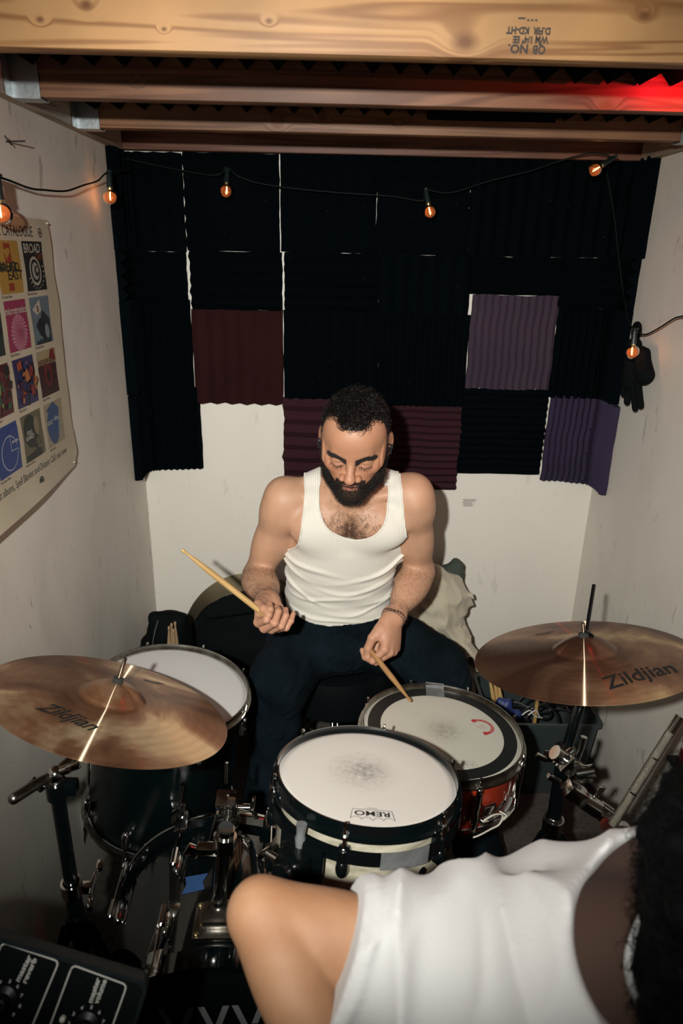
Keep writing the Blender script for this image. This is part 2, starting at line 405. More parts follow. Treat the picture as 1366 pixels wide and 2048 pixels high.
# ---------------------------------------------------------------- timber
def wood(name, c1, c2, knots, scale=1.0, rough=0.55, seed=0.0, along_y=False):
    m = mat(name, c1, rough); N, L, b = nodes(m); b.inputs['Specular IOR Level'].default_value = 0.35
    tc = N.new('ShaderNodeTexCoord')
    vec = tc.outputs['Object']
    # knots push the grain aside
    off = None; kn = None
    for (kx, kz, kr) in knots:
        sp = N.new('ShaderNodeVectorMath'); sp.operation = 'SUBTRACT'; L.new(vec, sp.inputs[0]); sp.inputs[1].default_value = (kx, 0, kz)
        mu = N.new('ShaderNodeVectorMath'); mu.operation = 'MULTIPLY'; L.new(sp.outputs[0], mu.inputs[0]); mu.inputs[1].default_value = (0.7, 0.0, 1.0)
        ln = N.new('ShaderNodeVectorMath'); ln.operation = 'LENGTH'; L.new(mu.outputs[0], ln.inputs[0])
        g = N.new('ShaderNodeMapRange'); g.interpolation_type = 'SMOOTHERSTEP'; L.new(ln.outputs['Value'], g.inputs[0]); g.inputs[1].default_value = 0; g.inputs[2].default_value = kr*2.6; g.inputs[3].default_value = 1; g.inputs[4].default_value = 0
        c = N.new('ShaderNodeMapRange'); L.new(ln.outputs['Value'], c.inputs[0]); c.inputs[1].default_value = kr*0.25; c.inputs[2].default_value = kr; c.inputs[3].default_value = 1; c.inputs[4].default_value = 0
        if off is None: off, kn = g.outputs[0], c.outputs[0]
        else:
            a = N.new('ShaderNodeMath'); L.new(off, a.inputs[0]); L.new(g.outputs[0], a.inputs[1]); off = a.outputs[0]
            a = N.new('ShaderNodeMath'); L.new(kn, a.inputs[0]); L.new(c.outputs[0], a.inputs[1]); kn = a.outputs[0]
    mp = N.new('ShaderNodeMapping'); mp.inputs['Scale'].default_value = (12*scale, 0.9*scale, 22*scale) if along_y else (0.9*scale, 12*scale, 22*scale); mp.inputs['Location'].default_value = (seed, seed, seed); L.new(vec, mp.inputs[0])
    cur = mp.outputs[0]
    if off is not None:
        cb = N.new('ShaderNodeCombineXYZ'); ms = N.new('ShaderNodeMath'); ms.operation = 'MULTIPLY'; L.new(off, ms.inputs[0]); ms.inputs[1].default_value = 0.5; L.new(ms.outputs[0], cb.inputs[2])
        ad = N.new('ShaderNodeVectorMath'); L.new(cur, ad.inputs[0]); L.new(cb.outputs[0], ad.inputs[1]); cur = ad.outputs[0]
    n1 = N.new('ShaderNodeTexNoise'); n1.inputs['Scale'].default_value = 1.0; n1.inputs['Detail'].default_value = 2; n1.inputs['Distortion'].default_value = 0.4; L.new(cur, n1.inputs['Vector'])
    wv = N.new('ShaderNodeMath'); wv.operation = 'MULTIPLY'; L.new(n1.outputs['Fac'], wv.inputs[0]); wv.inputs[1].default_value = 40
    sn = N.new('ShaderNodeMath'); sn.operation = 'SINE'; L.new(wv.outputs[0], sn.inputs[0])
    r = N.new('ShaderNodeMapRange'); L.new(sn.outputs[0], r.inputs[0]); r.inputs[1].default_value = -0.2; r.inputs[2].default_value = 1.0; r.inputs[4].default_value = 0.9
    mx = N.new('ShaderNodeMix'); mx.data_type = 'RGBA'; L.new(r.outputs[0], mx.inputs[0]); mx.inputs[6].default_value = (*c1, 1); mx.inputs[7].default_value = (*c2, 1)
    cur2 = mx.outputs[2]
    n2 = N.new('ShaderNodeTexNoise'); n2.inputs['Scale'].default_value = 5; n2.inputs['Detail'].default_value = 4; L.new(vec, n2.inputs['Vector'])
    r2 = N.new('ShaderNodeMapRange'); L.new(n2.outputs['Fac'], r2.inputs[0]); r2.inputs[1].default_value = 0.35; r2.inputs[2].default_value = 0.7; r2.inputs[3].default_value = 0.78; r2.inputs[4].default_value = 1.12
    mm = N.new('ShaderNodeMix'); mm.data_type = 'RGBA'; mm.blend_type = 'MULTIPLY'; mm.inputs[0].default_value = 1; L.new(cur2, mm.inputs[6]); L.new(r2.outputs[0], mm.inputs[7]); cur2 = mm.outputs[2]
    if kn is not None:
        m3 = N.new('ShaderNodeMix'); m3.data_type = 'RGBA'; L.new(kn, m3.inputs[0]); L.new(cur2, m3.inputs[6]); m3.inputs[7].default_value = (0.13, 0.05, 0.018, 1); cur2 = m3.outputs[2]
    L.new(cur2, b.inputs['Base Color'])
    bp = N.new('ShaderNodeBump'); bp.inputs['Strength'].default_value = 0.15; bp.inputs['Distance'].default_value = 0.001; L.new(sn.outputs[0], bp.inputs['Height']); L.new(bp.outputs[0], b.inputs['Normal'])
    return m
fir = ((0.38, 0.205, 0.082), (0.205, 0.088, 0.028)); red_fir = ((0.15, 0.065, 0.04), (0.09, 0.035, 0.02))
BY = 1.178
def k3(px, py, r, Y=BY):
    p = PY(px, py, Y); return (p[0], p[2], r)
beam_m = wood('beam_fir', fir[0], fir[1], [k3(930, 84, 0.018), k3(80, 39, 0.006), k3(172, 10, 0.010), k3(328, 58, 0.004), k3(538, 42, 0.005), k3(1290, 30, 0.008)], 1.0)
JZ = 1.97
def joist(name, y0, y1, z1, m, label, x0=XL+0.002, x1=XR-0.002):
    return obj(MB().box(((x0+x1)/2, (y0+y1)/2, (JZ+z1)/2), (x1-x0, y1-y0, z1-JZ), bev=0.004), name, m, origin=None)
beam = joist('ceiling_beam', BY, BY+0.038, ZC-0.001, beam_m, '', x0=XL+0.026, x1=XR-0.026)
tag(beam, 'bright unpainted fir beam with grade stamp across the top, nearest the camera', 'beam', 'ceiling joists')
# mill stamp, printed upside down on the beam's face
st = MB(); sp_ = PY(1058, 80, BY); ink = mat('stamp_ink', (0.035, 0.028, 0.025), 0.8)
def beamfn(cx, cz, wx=1.0):
    return lambda x, y: V(cx-x*wx, BY-0.0006, cz-y)
pxm = lambda px, py: PY(px, py, BY)
for s, (a, b), (px, py) in [('D.FIR  KD-HT', (0.0120, 0.90), (1057, 61)), ('1/4" EE', (0.0120, 0.85), (1046, 79)), ('NO.', (0.0150, 1.1), (1036, 97)), ('WM', (0.0130, 0.8), (1083, 79)), ('QB', (0.0150, 0.9), (1078, 99)), ('- - - .....', (0.012, 0.8), (1055, 42))]:
    c = pxm(px, py); add_text(st, s, a, beamfn(c[0], c[2], b), offset=0.0006)
obj(st, 'grade_stamp', ink, beam, label='black mill stamp printed upside down')
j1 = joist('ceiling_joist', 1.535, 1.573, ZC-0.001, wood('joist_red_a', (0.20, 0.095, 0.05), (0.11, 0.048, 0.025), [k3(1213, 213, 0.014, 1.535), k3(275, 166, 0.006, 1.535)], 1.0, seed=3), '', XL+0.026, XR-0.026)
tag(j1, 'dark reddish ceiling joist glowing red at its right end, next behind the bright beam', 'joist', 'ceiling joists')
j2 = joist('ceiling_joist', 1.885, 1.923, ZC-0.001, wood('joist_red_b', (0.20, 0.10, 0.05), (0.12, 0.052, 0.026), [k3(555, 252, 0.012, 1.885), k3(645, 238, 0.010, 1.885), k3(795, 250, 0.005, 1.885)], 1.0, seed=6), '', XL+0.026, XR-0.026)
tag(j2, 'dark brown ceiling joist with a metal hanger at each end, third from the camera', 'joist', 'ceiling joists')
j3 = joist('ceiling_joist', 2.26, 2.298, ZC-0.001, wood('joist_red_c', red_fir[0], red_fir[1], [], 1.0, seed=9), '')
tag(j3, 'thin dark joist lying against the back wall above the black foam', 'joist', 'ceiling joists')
led = wood('ledger_fir', (0.40, 0.33, 0.25), (0.26, 0.20, 0.15), [], 1.0, seed=2, along_y=True)
for side, x in (('left', XL+0.013), ('right', XR-0.013)):
    o = obj(MB().box((x, 0.78, (JZ-0.003+ZC)/2), (0.024, 2.955, ZC-JZ+0.003-0.002), bev=0.003), 'ledger_board', led)
    tag(o, 'narrow timber ledger along the top of the %s wall' % side, 'board', 'wall ledgers')
galv = mat('galvanised_steel', (0.42, 0.46, 0.47), 0.42, 1.0, bump=0.2, bscale=90)
for (x, s) in ((XL+0.026, 1), (XR-0.026, -1)):
    for (y, nm) in ((1.554, 'second'), (1.904, 'third')):
        mb = MB(); L_ = 0.055
        mb.box((x+s*L_/2, y, JZ-0.0022), (L_, 0.044, 0.002)); mb.box((x+s*L_/2, y-0.0215, JZ+0.04), (L_, 0.0016, 0.085)); mb.box((x+s*L_/2, y+0.0215, JZ+0.04), (L_, 0.0016, 0.085))
        mb.box((x+s*0.001, y-0.035, JZ+0.04), (0.0016, 0.03, 0.085)); mb.box((x+s*0.001, y+0.035, JZ+0.04), (0.0016, 0.03, 0.085))
        tag(obj(mb, 'joist_hanger', galv), 'grey metal joist hanger under the %s end of the %s ceiling timber' % ('left' if s > 0 else 'right', nm), 'bracket', 'joist hangers')

# ---------------------------------------------------------------- acoustic foam
def foam_mat(name, c, c2, speck):
    m = mat(name, c, 0.95, col2=c2, nscale=5, spec=0.03); N, L, b = nodes(m)
    src = b.inputs['Base Color'].links[0].from_socket
    tc = [n for n in N if n.type == 'TEX_COORD'][0]
    v = N.new('ShaderNodeTexVoronoi'); v.inputs['Scale'].default_value = 55; L.new(tc.outputs['Object'], v.inputs['Vector'])
    n = N.new('ShaderNodeTexNoise'); n.inputs['Scale'].default_value = 13; L.new(tc.outputs['Object'], n.inputs['Vector'])
    r = N.new('ShaderNodeMapRange'); r.inputs[1].default_value = 0.05; r.inputs[2].default_value = 0.03; L.new(v.outputs['Distance'], r.inputs[0])
    r2 = N.new('ShaderNodeMapRange'); r2.inputs[1].default_value = 0.56; r2.inputs[2].default_value = 0.62; L.new(n.outputs['Fac'], r2.inputs[0])
    mu = N.new('ShaderNodeMath'); mu.operation = 'MULTIPLY'; L.new(r.outputs[0], mu.inputs[0]); L.new(r2.outputs[0], mu.inputs[1])
    mx = N.new('ShaderNodeMix'); mx.data_type = 'RGBA'; L.new(mu.outputs[0], mx.inputs[0]); L.new(src, mx.inputs[6]); mx.inputs[7].default_value = (*speck, 1)
    L.new(mx.outputs[2], b.inputs['Base Color'])
    nb = N.new('ShaderNodeTexNoise'); nb.inputs['Scale'].default_value = 420; L.new(tc.outputs['Object'], nb.inputs['Vector'])
    bp = N.new('ShaderNodeBump'); bp.inputs['Strength'].default_value = 0.6; bp.inputs['Distance'].default_value = 0.001; L.new(nb.outputs['Fac'], bp.inputs['Height']); L.new(bp.outputs[0], b.inputs['Normal'])
    return m
f_black = foam_mat('foam_black', (0.0009, 0.0026, 0.0034), (0.0008, 0.0025, 0.0037), (0.14, 0.15, 0.14))
f_red = foam_mat('foam_red', (0.030, 0.0105, 0.0105), (0.025, 0.0085, 0.009), (0.20, 0.13, 0.12))
f_maroon = foam_mat('foam_maroon', (0.036, 0.014, 0.018), (0.030, 0.012, 0.016), (0.20, 0.14, 0.15))
f_purple = foam_mat('foam_purple', (0.050, 0.036, 0.052), (0.042, 0.030, 0.046), (0.22, 0.2, 0.22))
f_violet = foam_mat('foam_violet', (0.036, 0.027, 0.052), (0.031, 0.024, 0.046), (0.2, 0.18, 0.22))
RR = 0.05
def corner_path(x, d):
    """x along the back wall; past a corner it runs on along the side wall; d = distance out from the wall"""
    if x < XL+RR*0.785:
        s = x-(XL); s0 = RR*0.785
        if s < -s0: y = YB-RR-(-s0-s); return V(XL+d, y)
        t = (s+s0)/(2*s0)*math.pi/2; c = V(XL+RR, YB-RR); n = V(math.cos(t), -math.sin(t)); return c-RR*n+d*n
    if x > XR-RR*0.785:
        s = XR-x; s0 = RR*0.785
        if s < -s0: y = YB-RR-(-s0-s); return V(XR-d, y)
        t = (s+s0)/(2*s0)*math.pi/2; c = V(XR-RR, YB-RR); n = V(-math.cos(t), -math.sin(t)); return c-RR*n+d*n
    return V(x, YB-d)
def foam(x0, x1, z0, z1, ori, n, m, label, cat='foam panel', base=0.012, ridge=0.020, wob=0.0007, seed=0, mapf=None, name='foam_panel', shear=0.0, group='acoustic foam on the back wall'):
    r = np.random.RandomState(seed+11); ph = r.rand(8)*6.28
    nr = 4*n+1; nl = 13
    if x0 < XL or x1 > XR: nl = 25
    A = nr if ori == 'v' else nl; B = nl if ori == 'v' else nr
    def pt(i, j, back=False):
        u = i/(A-1); v = j/(B-1); q = u if ori == 'v' else v
        t = abs(((q*n) % 1.0)-0.5)*2; edge = 1.0
        d = base+ridge*(1-t)
        du = wob*math.sin(v*9+ph[0])+wob*0.6*math.sin(v*23+ph[1]); dv = wob*math.sin(u*8+ph[2])+wob*0.5*math.sin(u*19+ph[3])
        x = x0+(x1-x0)*u+(du if ori == 'v' else du*2.0*(1-t)*(1 if i in (0, A-1) else .4)); z = z0+(z1-z0)*v+dv+shear*(u-0.5)
        if back: d = 0.0008
        if mapf: return mapf(x, z, d)
        w = corner_path(x, d); return V(w[0], w[1], z)
    mb = MB(); fr = [pt(i, j) for j in range(B) for i in range(A)]; bk = [pt(i, j, True) for j in range(B) for i in range(A)]
    o = len(fr); g = lambda i, j: j*A+i; fs = []
    for j in range(B-1):
        for i in range(A-1):
            fs.append((g(i, j), g(i+1, j), g(i+1, j+1), g(i, j+1))); fs.append((o+g(i, j), o+g(i, j+1), o+g(i+1, j+1), o+g(i+1, j)))
    for i in range(A-1): fs.append((g(i, 0), o+g(i, 0), o+g(i+1, 0), g(i+1, 0))); fs.append((g(i, B-1), g(i+1, B-1), o+g(i+1, B-1), o+g(i, B-1)))
    for j in range(B-1): fs.append((g(0, j), g(0, j+1), o+g(0, j+1), o+g(0, j))); fs.append((g(A-1, j), o+g(A-1, j), o+g(A-1, j+1), g(A-1, j+1)))
    mb.add(fr+bk, fs); ob = obj(mb, name, m, angle=25, origin=(fr[0]+fr[-1])/2)
    return tag(ob, label, cat, group)
WL_ = XL-0.118; WR_ = XR+0.10
K = f_black
foam(WL_, -0.4795, 1.692, 1.966, 'v', 6, K, 'black foam panel in the top left corner, wrapping onto the left wall', seed=1)
foam(WL_+.004, -0.482, 1.5495, 1.6915, 'h', 4, K, 'short black foam panel second from the top in the far left column', seed=2)
foam(WL_+.0, -0.4775, 1.2655, 1.549, 'v', 12, K, 'black foam panel third from the top in the far left column', seed=3)
foam(WL_+.004, -0.462, 0.985, 1.265, 'v', 16, K, 'lowest black foam panel in the far left column, above bare white wall', seed=4, ridge=.013, shear=.012)
foam(-0.4745, -0.189, 1.697, 1.9695, 'h', 6, K, 'black foam panel behind the hanging bulb second from the left', seed=5)
foam(-0.4695, -0.1825, 1.5225, 1.6965, 'h', 5, K, 'short black foam panel directly above the dark red one', seed=6)
foam(-0.4745, -0.1815, 1.222, 1.522, 'v', 6, f_red, 'dark red foam panel with vertical ridges and zigzag lower edge', seed=7, ridge=.024)
foam(-0.1855, 0.1055, 1.699, 1.9705, 'v', 6, K, 'black top row foam panel, third from the left', seed=8)
foam(-0.175, 0.1215, 1.5265, 1.6985, 'h', 5, K, 'short black foam panel in the third column, second row', seed=9)
foam(-0.1795, 0.1295, 1.2435, 1.526, 'v', 8, K, 'black foam panel above the left half of the maroon foam', seed=10)
foam(-0.182, 0.122, 0.932, 1.243, 'h', 7, f_maroon, 'maroon foam panel with broad flat ridges behind the drummer, left of his head', seed=11, wob=.0018)
foam(0.1068, 0.386, 1.6985, 1.972, 'h', 6, K, 'black top row foam panel behind the lowest hanging bulb', seed=12)
foam(0.1225, 0.410, 1.5215, 1.698, 'v', 6, K, 'short black foam panel in the fourth column, second row', seed=13)
foam(0.130, 0.4185, 1.2255, 1.521, 'v', 14, K, 'black foam panel above the right half of the maroon foam', seed=14, ridge=.012)
foam(0.1225, 0.4165, 0.931, 1.225, 'h', 12, f_maroon, 'maroon foam panel with fine ridges behind the drummer, right of his head', seed=15, ridge=.013, wob=.0018)
foam(0.389, 0.6535, 1.6985, 1.975, 'v', 6, K, 'black top row foam panel, fifth from the left', seed=16)
foam(0.4105, 0.6915, 1.5855, 1.698, 'h', 4, K, 'shortest black foam panel, directly above the pale purple one', seed=17)
foam(0.4215, 0.698, 1.287, 1.584, 'v', 12, f_purple, 'faded purple foam panel with fine vertical ridges, upper of the two purple ones', seed=18, ridge=.010, wob=.0018)
foam(0.4175, 0.702, 0.992, 1.2865, 'h', 12, K, 'black foam panel between the maroon and the lower violet foam', seed=19, ridge=.011)
foam(0.654, WR_+0.02, 1.701, 1.975, 'v', 8, K, 'black foam panel in the top right corner, wrapping onto the right wall', seed=20)
foam(0.692, WR_, 1.5495, 1.7005, 'h', 4, K, 'short black foam panel second from the top in the far right column', seed=21)
foam(0.7, WR_+.003, 1.2635, 1.549, 'v', 12, K, 'black foam panel above the violet one in the far right column', seed=22)
foam(0.7105, WR_+.02, 0.966, 1.263, 'v', 16, f_violet, 'violet foam panel lowest in the far right column, wrapping the corner', seed=23, ridge=.012, shear=-.012, wob=.0018)
# foam on the ceiling bays, its wedge ends hang in front of each joist
def ceil_foam(x0, x1, y0, y1, n, ori, zt, ridge, label, seed):
    def mp(x, y, d): return V(x, y, ZC-0.002-d)
    foam(x0, x1, y0, y1, ori, n, K, label, base=ZC-0.002-zt-ridge, ridge=ridge, mapf=mp, seed=seed, group='acoustic foam on the ceiling')
ceil_foam(-0.62, 0.02, 1.225, 1.528, 11, 'v', 2.022, 0.03, 'black foam on the ceiling left of centre, behind the bright beam', 30)
ceil_foam(0.03, 0.34, 1.225, 1.528, 6, 'v', 2.020, 0.028, 'black foam on the ceiling right of centre, behind the bright beam', 31)
ceil_foam(0.35, 0.66, 1.225, 1.528, 5, 'v', 2.012, 0.032, 'black foam with jagged edge on the ceiling beside the red glow', 32)
ceil_foam(0.665, 0.86, 1.225, 1.528, 5, 'h', 2.022, 0.012, 'black foam on the ceiling right of the red glow', 33)
ceil_foam(-0.62, -0.27, 1.577, 1.880, 6, 'v', 2.008, 0.03, 'black foam on the ceiling between second and third timber, at the left', 34)
ceil_foam(-0.26, 0.19, 1.577, 1.880, 8, 'v', 2.008, 0.03, 'black foam on the ceiling between second and third timber, centre', 35)
ceil_foam(0.20, 0.50, 1.577, 1.880, 6, 'h', 1.998, 0.008, 'black foam on the ceiling with a straight edge, right of centre', 36)
ceil_foam(0.505, 0.86, 1.577, 1.880, 7, 'v', 2.006, 0.03, 'black foam on the ceiling between second and third timber, at the right', 37)
ceil_foam(-0.62, 0.86, 1.927, 2.255, 8, 'h', 2.02, 0.02, 'black foam on the ceiling in front of the back wall', 38)
# small red lamp on the back of the beam
rl = thing('red_lamp', 'small red lamp hidden behind the bright beam, lighting the next joist red', 'lamp', (0.665, 1.42, 2.008))
R_ = _rx(-math.pi/2)
obj(MB().lathe([(0.0005, 0), (0.012, 0), (0.012, 0.012), (0.010, 0.014)], 24, (0.665, 1.420, 2.008), R_@_rx(math.pi) if False else R_), 'housing', mat('black_plastic', (0.0025, 0.004, 0.0045), 0.4, spec=.3), rl)
obj(MB().lathe([(0.0005, 0.0145), (0.010, 0.0135)], 24, (0.665, 1.420, 2.008), R_), 'lens', mat('red_lens', (0.5, 0.01, 0.01), 0.3, emit=((1, 0.02, 0.03), 6)), rl)
ld = bpy.data.lights.new('red_bulb', 'POINT'); lo_ = bpy.data.objects.new('red_bulb', ld); COL.objects.link(lo_); ld.energy = 2.0; ld.color = (1, 0.015, 0.03); ld.shadow_soft_size = 0.008
lo_.location = (0.635, 1.445, 2.006)

# ---------------------------------------------------------------- poster on the left wall
PXp = XL+0.003
def sag(y, z):     # the lower corners curl off the wall
    a = max(0, (1.24-z)/0.07); b = max(0, (1.66-y)/0.5); return 0.0015+0.020*min(a, 1.2)**1.5*(0.3+0.7*abs(math.sin(b*2.2)))+0.0015*math.sin(z*25+y*9)**2
def edge_y(z): return 0.004*math.sin(z*17)+0.003*math.sin(z*41+1)
def pp(y, z, off=0.0): return V(PXp+sag(y, z)+off, y, z)
post = thing('album_poster', 'cream poster with rows of small record sleeve pictures curling off the left wall', 'poster', (PXp, 1.40, 1.17))
def paper(u, v):
    z = 1.178+v*0.577; y = 1.085+u*0.605
    if v < 0.06: z += 0.012*(u-0.4)
    if u > 0.97: y += edge_y(z)
    if u > 0.9 and v < 0.05: y -= 0.03*(1-v/0.05)*(u-0.9)/0.1
    return pp(y, z)
obj(MB().grid(paper, 41, 41), 'paper', mat('poster_paper', (0.44, 0.385, 0.28), 0.6, col2=(0.39, 0.34, 0.245), nscale=7), post)
def C_(h): return tuple(lin([int(h[i:i+2], 16) for i in (0, 2, 4)]))
def pm(h): return mat('print_'+h, tuple(.62*q+.012 for q in C_(h)), 0.5)
ptext = mat('print_text', (0.03, 0.03, 0.035), 0.6); pwhite = mat('print_white', (0.55, 0.5, 0.42), 0.6)
def sleeve(cy, cz, bg, shapes, w=0.1, words=()):
    """one printed picture: bg colour, then simple shapes in 0..1 picture coordinates; u runs away from the camera"""
    mb = MB(); ms = [pm(bg)]
    def f(off): return lambda p: pp(cy+(p[0]-0.5)*w, cz+(p[1]-0.5)*w, off)
    def add(poly, off):
        mb.add([f(off)(p) for p in poly], [tuple(range(len(poly)))])
    mb.cur = 0; n = 6
    mb.grid(lambda u, v: f(0.0004)((u, v)), n, n)
    off = 0.0006
    for sh in shapes:
        k, c = sh[0], sh[1]; m = pm(c)
        if m not in ms: ms.append(m)
        mb.cur = ms.index(m)
        if k == 'r': x0, y0, x1, y1 = sh[2:]; add([(x0, y0), (x1, y0), (x1, y1), (x0, y1)], off)
        if k == 'c': x, y, r = sh[2:5]; q = sh[5] if len(sh) > 5 else 1; add([(x+r*math.cos(t), y+q*r*math.sin(t)) for t in np.linspace(0, 6.28, 22)[:-1]], off)
        if k == 'p': add(sh[2], off)
        if k == 'dots':
            x, y, r, n_, tw = sh[2:]
            for a in range(n_):
                for b_ in range(1, 8):
                    t = a*6.283/n_+b_*tw; q = r*b_/7; add([(x+q*math.cos(t)+0.004*b_*math.cos(g), y+q*math.sin(t)+0.004*b_*math.sin(g)) for g in (0, 1.57, 3.14, 4.71)], off)
        off += 0.00015
    for (s, c, x, y, size, sq) in words:
        m = pm(c)
        if m not in ms: ms.append(m)
        mb.cur = ms.index(m); add_text(mb, s, size, lambda a, b: pp(cy+(x-0.5)*w+a*sq, cz+(y-0.5)*w+b, off), offset=0.0004)
    mb.cur = 0
    return obj(mb, 'printed_picture', ms, post, smooth=False)
cy_ = [1.585, 1.465, 1.345, 1.225]; cz_ = [1.659, 1.546, 1.431, 1.314]
r9 = np.random.RandomState(9)
def blocks(cols, n=16, seed=0):
    r = np.random.RandomState(seed); o = []
    for i in range(n):
        x, y = r.rand(2)*0.85; a = 0.06+r.rand()*0.2; t = r.rand()*3; o.append(('p', cols[r.randint(len(cols))], [(x+a*0.5+a*0.6*math.cos(t+g), y+a*0.5+a*0.6*math.sin(t+g)) for g in (0, 1.3, 2.9, 4.4)]))
    return [s for s in o if all(0 <= q <= 1 for p in s[2] for q in p)]
sleeve(cy_[0], cz_[0], '101214', [('c', 'B9B4A4', .5, .40, .30), ('c', '15181A', .5, .40, .24), ('c', 'A8A696', .5, .40, .18), ('c', '15181A', .56, .40, .11), ('c', 'A8A696', .58, .42, .06)] +
       [('p', 'B9B4A4', [(.5+.34*math.cos(t), .40+.34*math.sin(t)), (.5+.45*math.cos(t+.05), .40+.4*math.sin(t+.05)), (.5+.34*math.cos(t+.12), .40+.34*math.sin(t+.12))]) for t in np.arange(-2.8, 0.3, .3)], words=[('BROAD', 'C8C3B2', .42, .85, .026, .95), ('CAST', '8A4A2A', .74, .68, .018, .8)])
sleeve(cy_[1], cz_[0], 'B9903A', [('r', '9C3A22', .32, .58, .62, .95), ('r', '9C3A22', .36, .05, .60, .2)], words=[('HAHO', '14181A', .35, .50, .028, 1.0), ('SOUND', '14181A', .45, .50, .022, 1.2), ('EAST', '14181A', .68, .34, .026, 1.1)])
sleeve(cy_[0], cz_[1], '6F8088', [('p', '283238', [(.1, .0), (.9, .0), (.95, .5), (.6, .72), (.45, .5), (.2, .45)]), ('p', 'C9C6B8', [(.1, .75), (.5, .95), (.55, .7), (.3, .62)]), ('c', '1C2428', .45, .35, .2), ('c', '8D9A9C', .72, .25, .12, 1.3), ('r', '8A4432', .33, .68, .4, .82)])
sleeve(cy_[1], cz_[1], 'A03458', [('c', 'B24A6E', .5, .38, .34), ('dots', 'E0B6BE', .52, .36, .34, 26, .18)], words=[('microtronics', 'D9CDB9', .5, .80, .0205, .95)])
sleeve(cy_[0], cz_[2], '3A0F12', [('r', 'B0A077', 0, .68, 1, 1), ('c', '6A1E18', .5, .45, .24, 1.1), ('c', '28090C', .5, .42, .1, 1.4), ('p', '7E2418', [(.62, .8), (.98, .72), (.9, 1), (.7, .98)])], words=[('BERBERIAN', '5A1F1A', .46, .74, .018, .95)])
sleeve(cy_[1], cz_[2], '35305A', blocks(['B2552E', '1D2550', 'C77A4A', '2A3B7A', '8A2E2A', '151A34'], 46, 2))
sleeve(cy_[0], cz_[3], 'A89A80', [('c', '2B4E80', .42, .45, .34, 1.25), ('c', '8FA0A8', .62, .42, .2, 1.2), ('p', '2B4E80', [(.1, .85), (.5, 1), (.8, .8), (.75, .6), (.3, .75)])], words=[('ADULT', 'C9C6B8', .25, .55, .013, .8)])
sleeve(cy_[1], cz_[3], '6B6448', [('c', '1E2419', .4, .62, .34, 1.05), ('p', '1E2419', [(.06, 0), (.85, 0), (.8, .3), (.7, .6), (.1, .7)]), ('c', '8E8460', .72, .68, .13, 1.6)], words=[('STILLS', 'C9C6B8', .32, .6, .012, .8), ('BLANKET', 'C9C6B8', .32, .5, .012, .8)])
sleeve(cy_[2], cz_[0], '7A6A4A', [('c', '332A20', .5, .5, .3)]); sleeve(cy_[2], cz_[1], '26302C', blocks(['44574C', '11171A'], 14, 4))
sleeve(cy_[2], cz_[2], '5A1A20', blocks(['2E5A3A', '17181A', '6A2A24', '8A9A5A'], 34, 5))
sleeve(cy_[2], cz_[3], '1C3C86', [('c', 'C8CCD2', .55, .42, .36), ('c', '1C3C86', .55, .42, .34), ('r', '1C3C86', .6, .45, 1, .9), ('r', 'C8CCD2', .6, .44, .9, .455), ('r', 'C8CCD2', .6, .45, .615, .8)], words=[('the noise', 'C8CCD2', .8, .62, .009, .8)])
for r in range(4): sleeve(cy_[3], cz_[r], ['44505A', '8A3A2A', '2A3A2E', 'A08A4A'][r], blocks(['1A1C20', 'B8A880', '5A2A20'], 12, 20+r))
pt_ = MB()
add_text(pt_, 'COMPLETE CATALOGUE', 0.030, lambda a, b: pp(1.462+a*0.80, 1.727+b, 0.0006))
obj(pt_, 'title_text', ptext, post, smooth=False)
for r in range(4):
    for c in range(3):
        pt_ = MB(); add_text(pt_, ['Berberian Sound', 'The Noise Made', 'Tender Buttons', 'Haha Sound'][(r+c) % 4], 0.0075, lambda a, b: pp(cy_[c]-0.03+a*.9, cz_[r]-0.0555+b, 0.0006)); obj(pt_, 'caption', ptext, post, smooth=False)
pt_ = MB()
add_text(pt_, 'The final Broadcast albums, Spell Blanket and Distant Call, out now', 0.022, lambda a, b: pp(1.39+a*0.80, 1.237+b, 0.0006), shear=0.2)
obj(pt_, 'footer_text', ptext, post, smooth=False); pt_ = MB()
pt_.lathe([(0.0075, 0), (0.010, 0)], 20, pp(1.633, 1.727, 0.0006), _ry(math.pi/2)); pt_.lathe([(0.0005, 0), (0.004, 0)], 16, pp(1.633, 1.727, 0.0006), _ry(math.pi/2))
obj(pt_, 'emblem', ptext, post, smooth=False); pt_ = MB()
pt_.lathe([(0.009, 0), (0.012, 0)], 20, pp(1.465, 1.209, 0.0008), _ry(math.pi/2)); pt_.lathe([(0.0005, 0), (0.007, 0)], 16, pp(1.465, 1.209, 0.0008), _ry(math.pi/2))
obj(pt_, 'emblem', ptext, post, smooth=False)
for (y, z) in ((1.677, 1.748), (1.66, 1.196)):
    obj(MB().sph(pp(y, z, 0.002), 0.003, None, 10, 6), 'push_pin', mat('pin_clear', (0.35, 0.34, 0.3), 0.2), post)

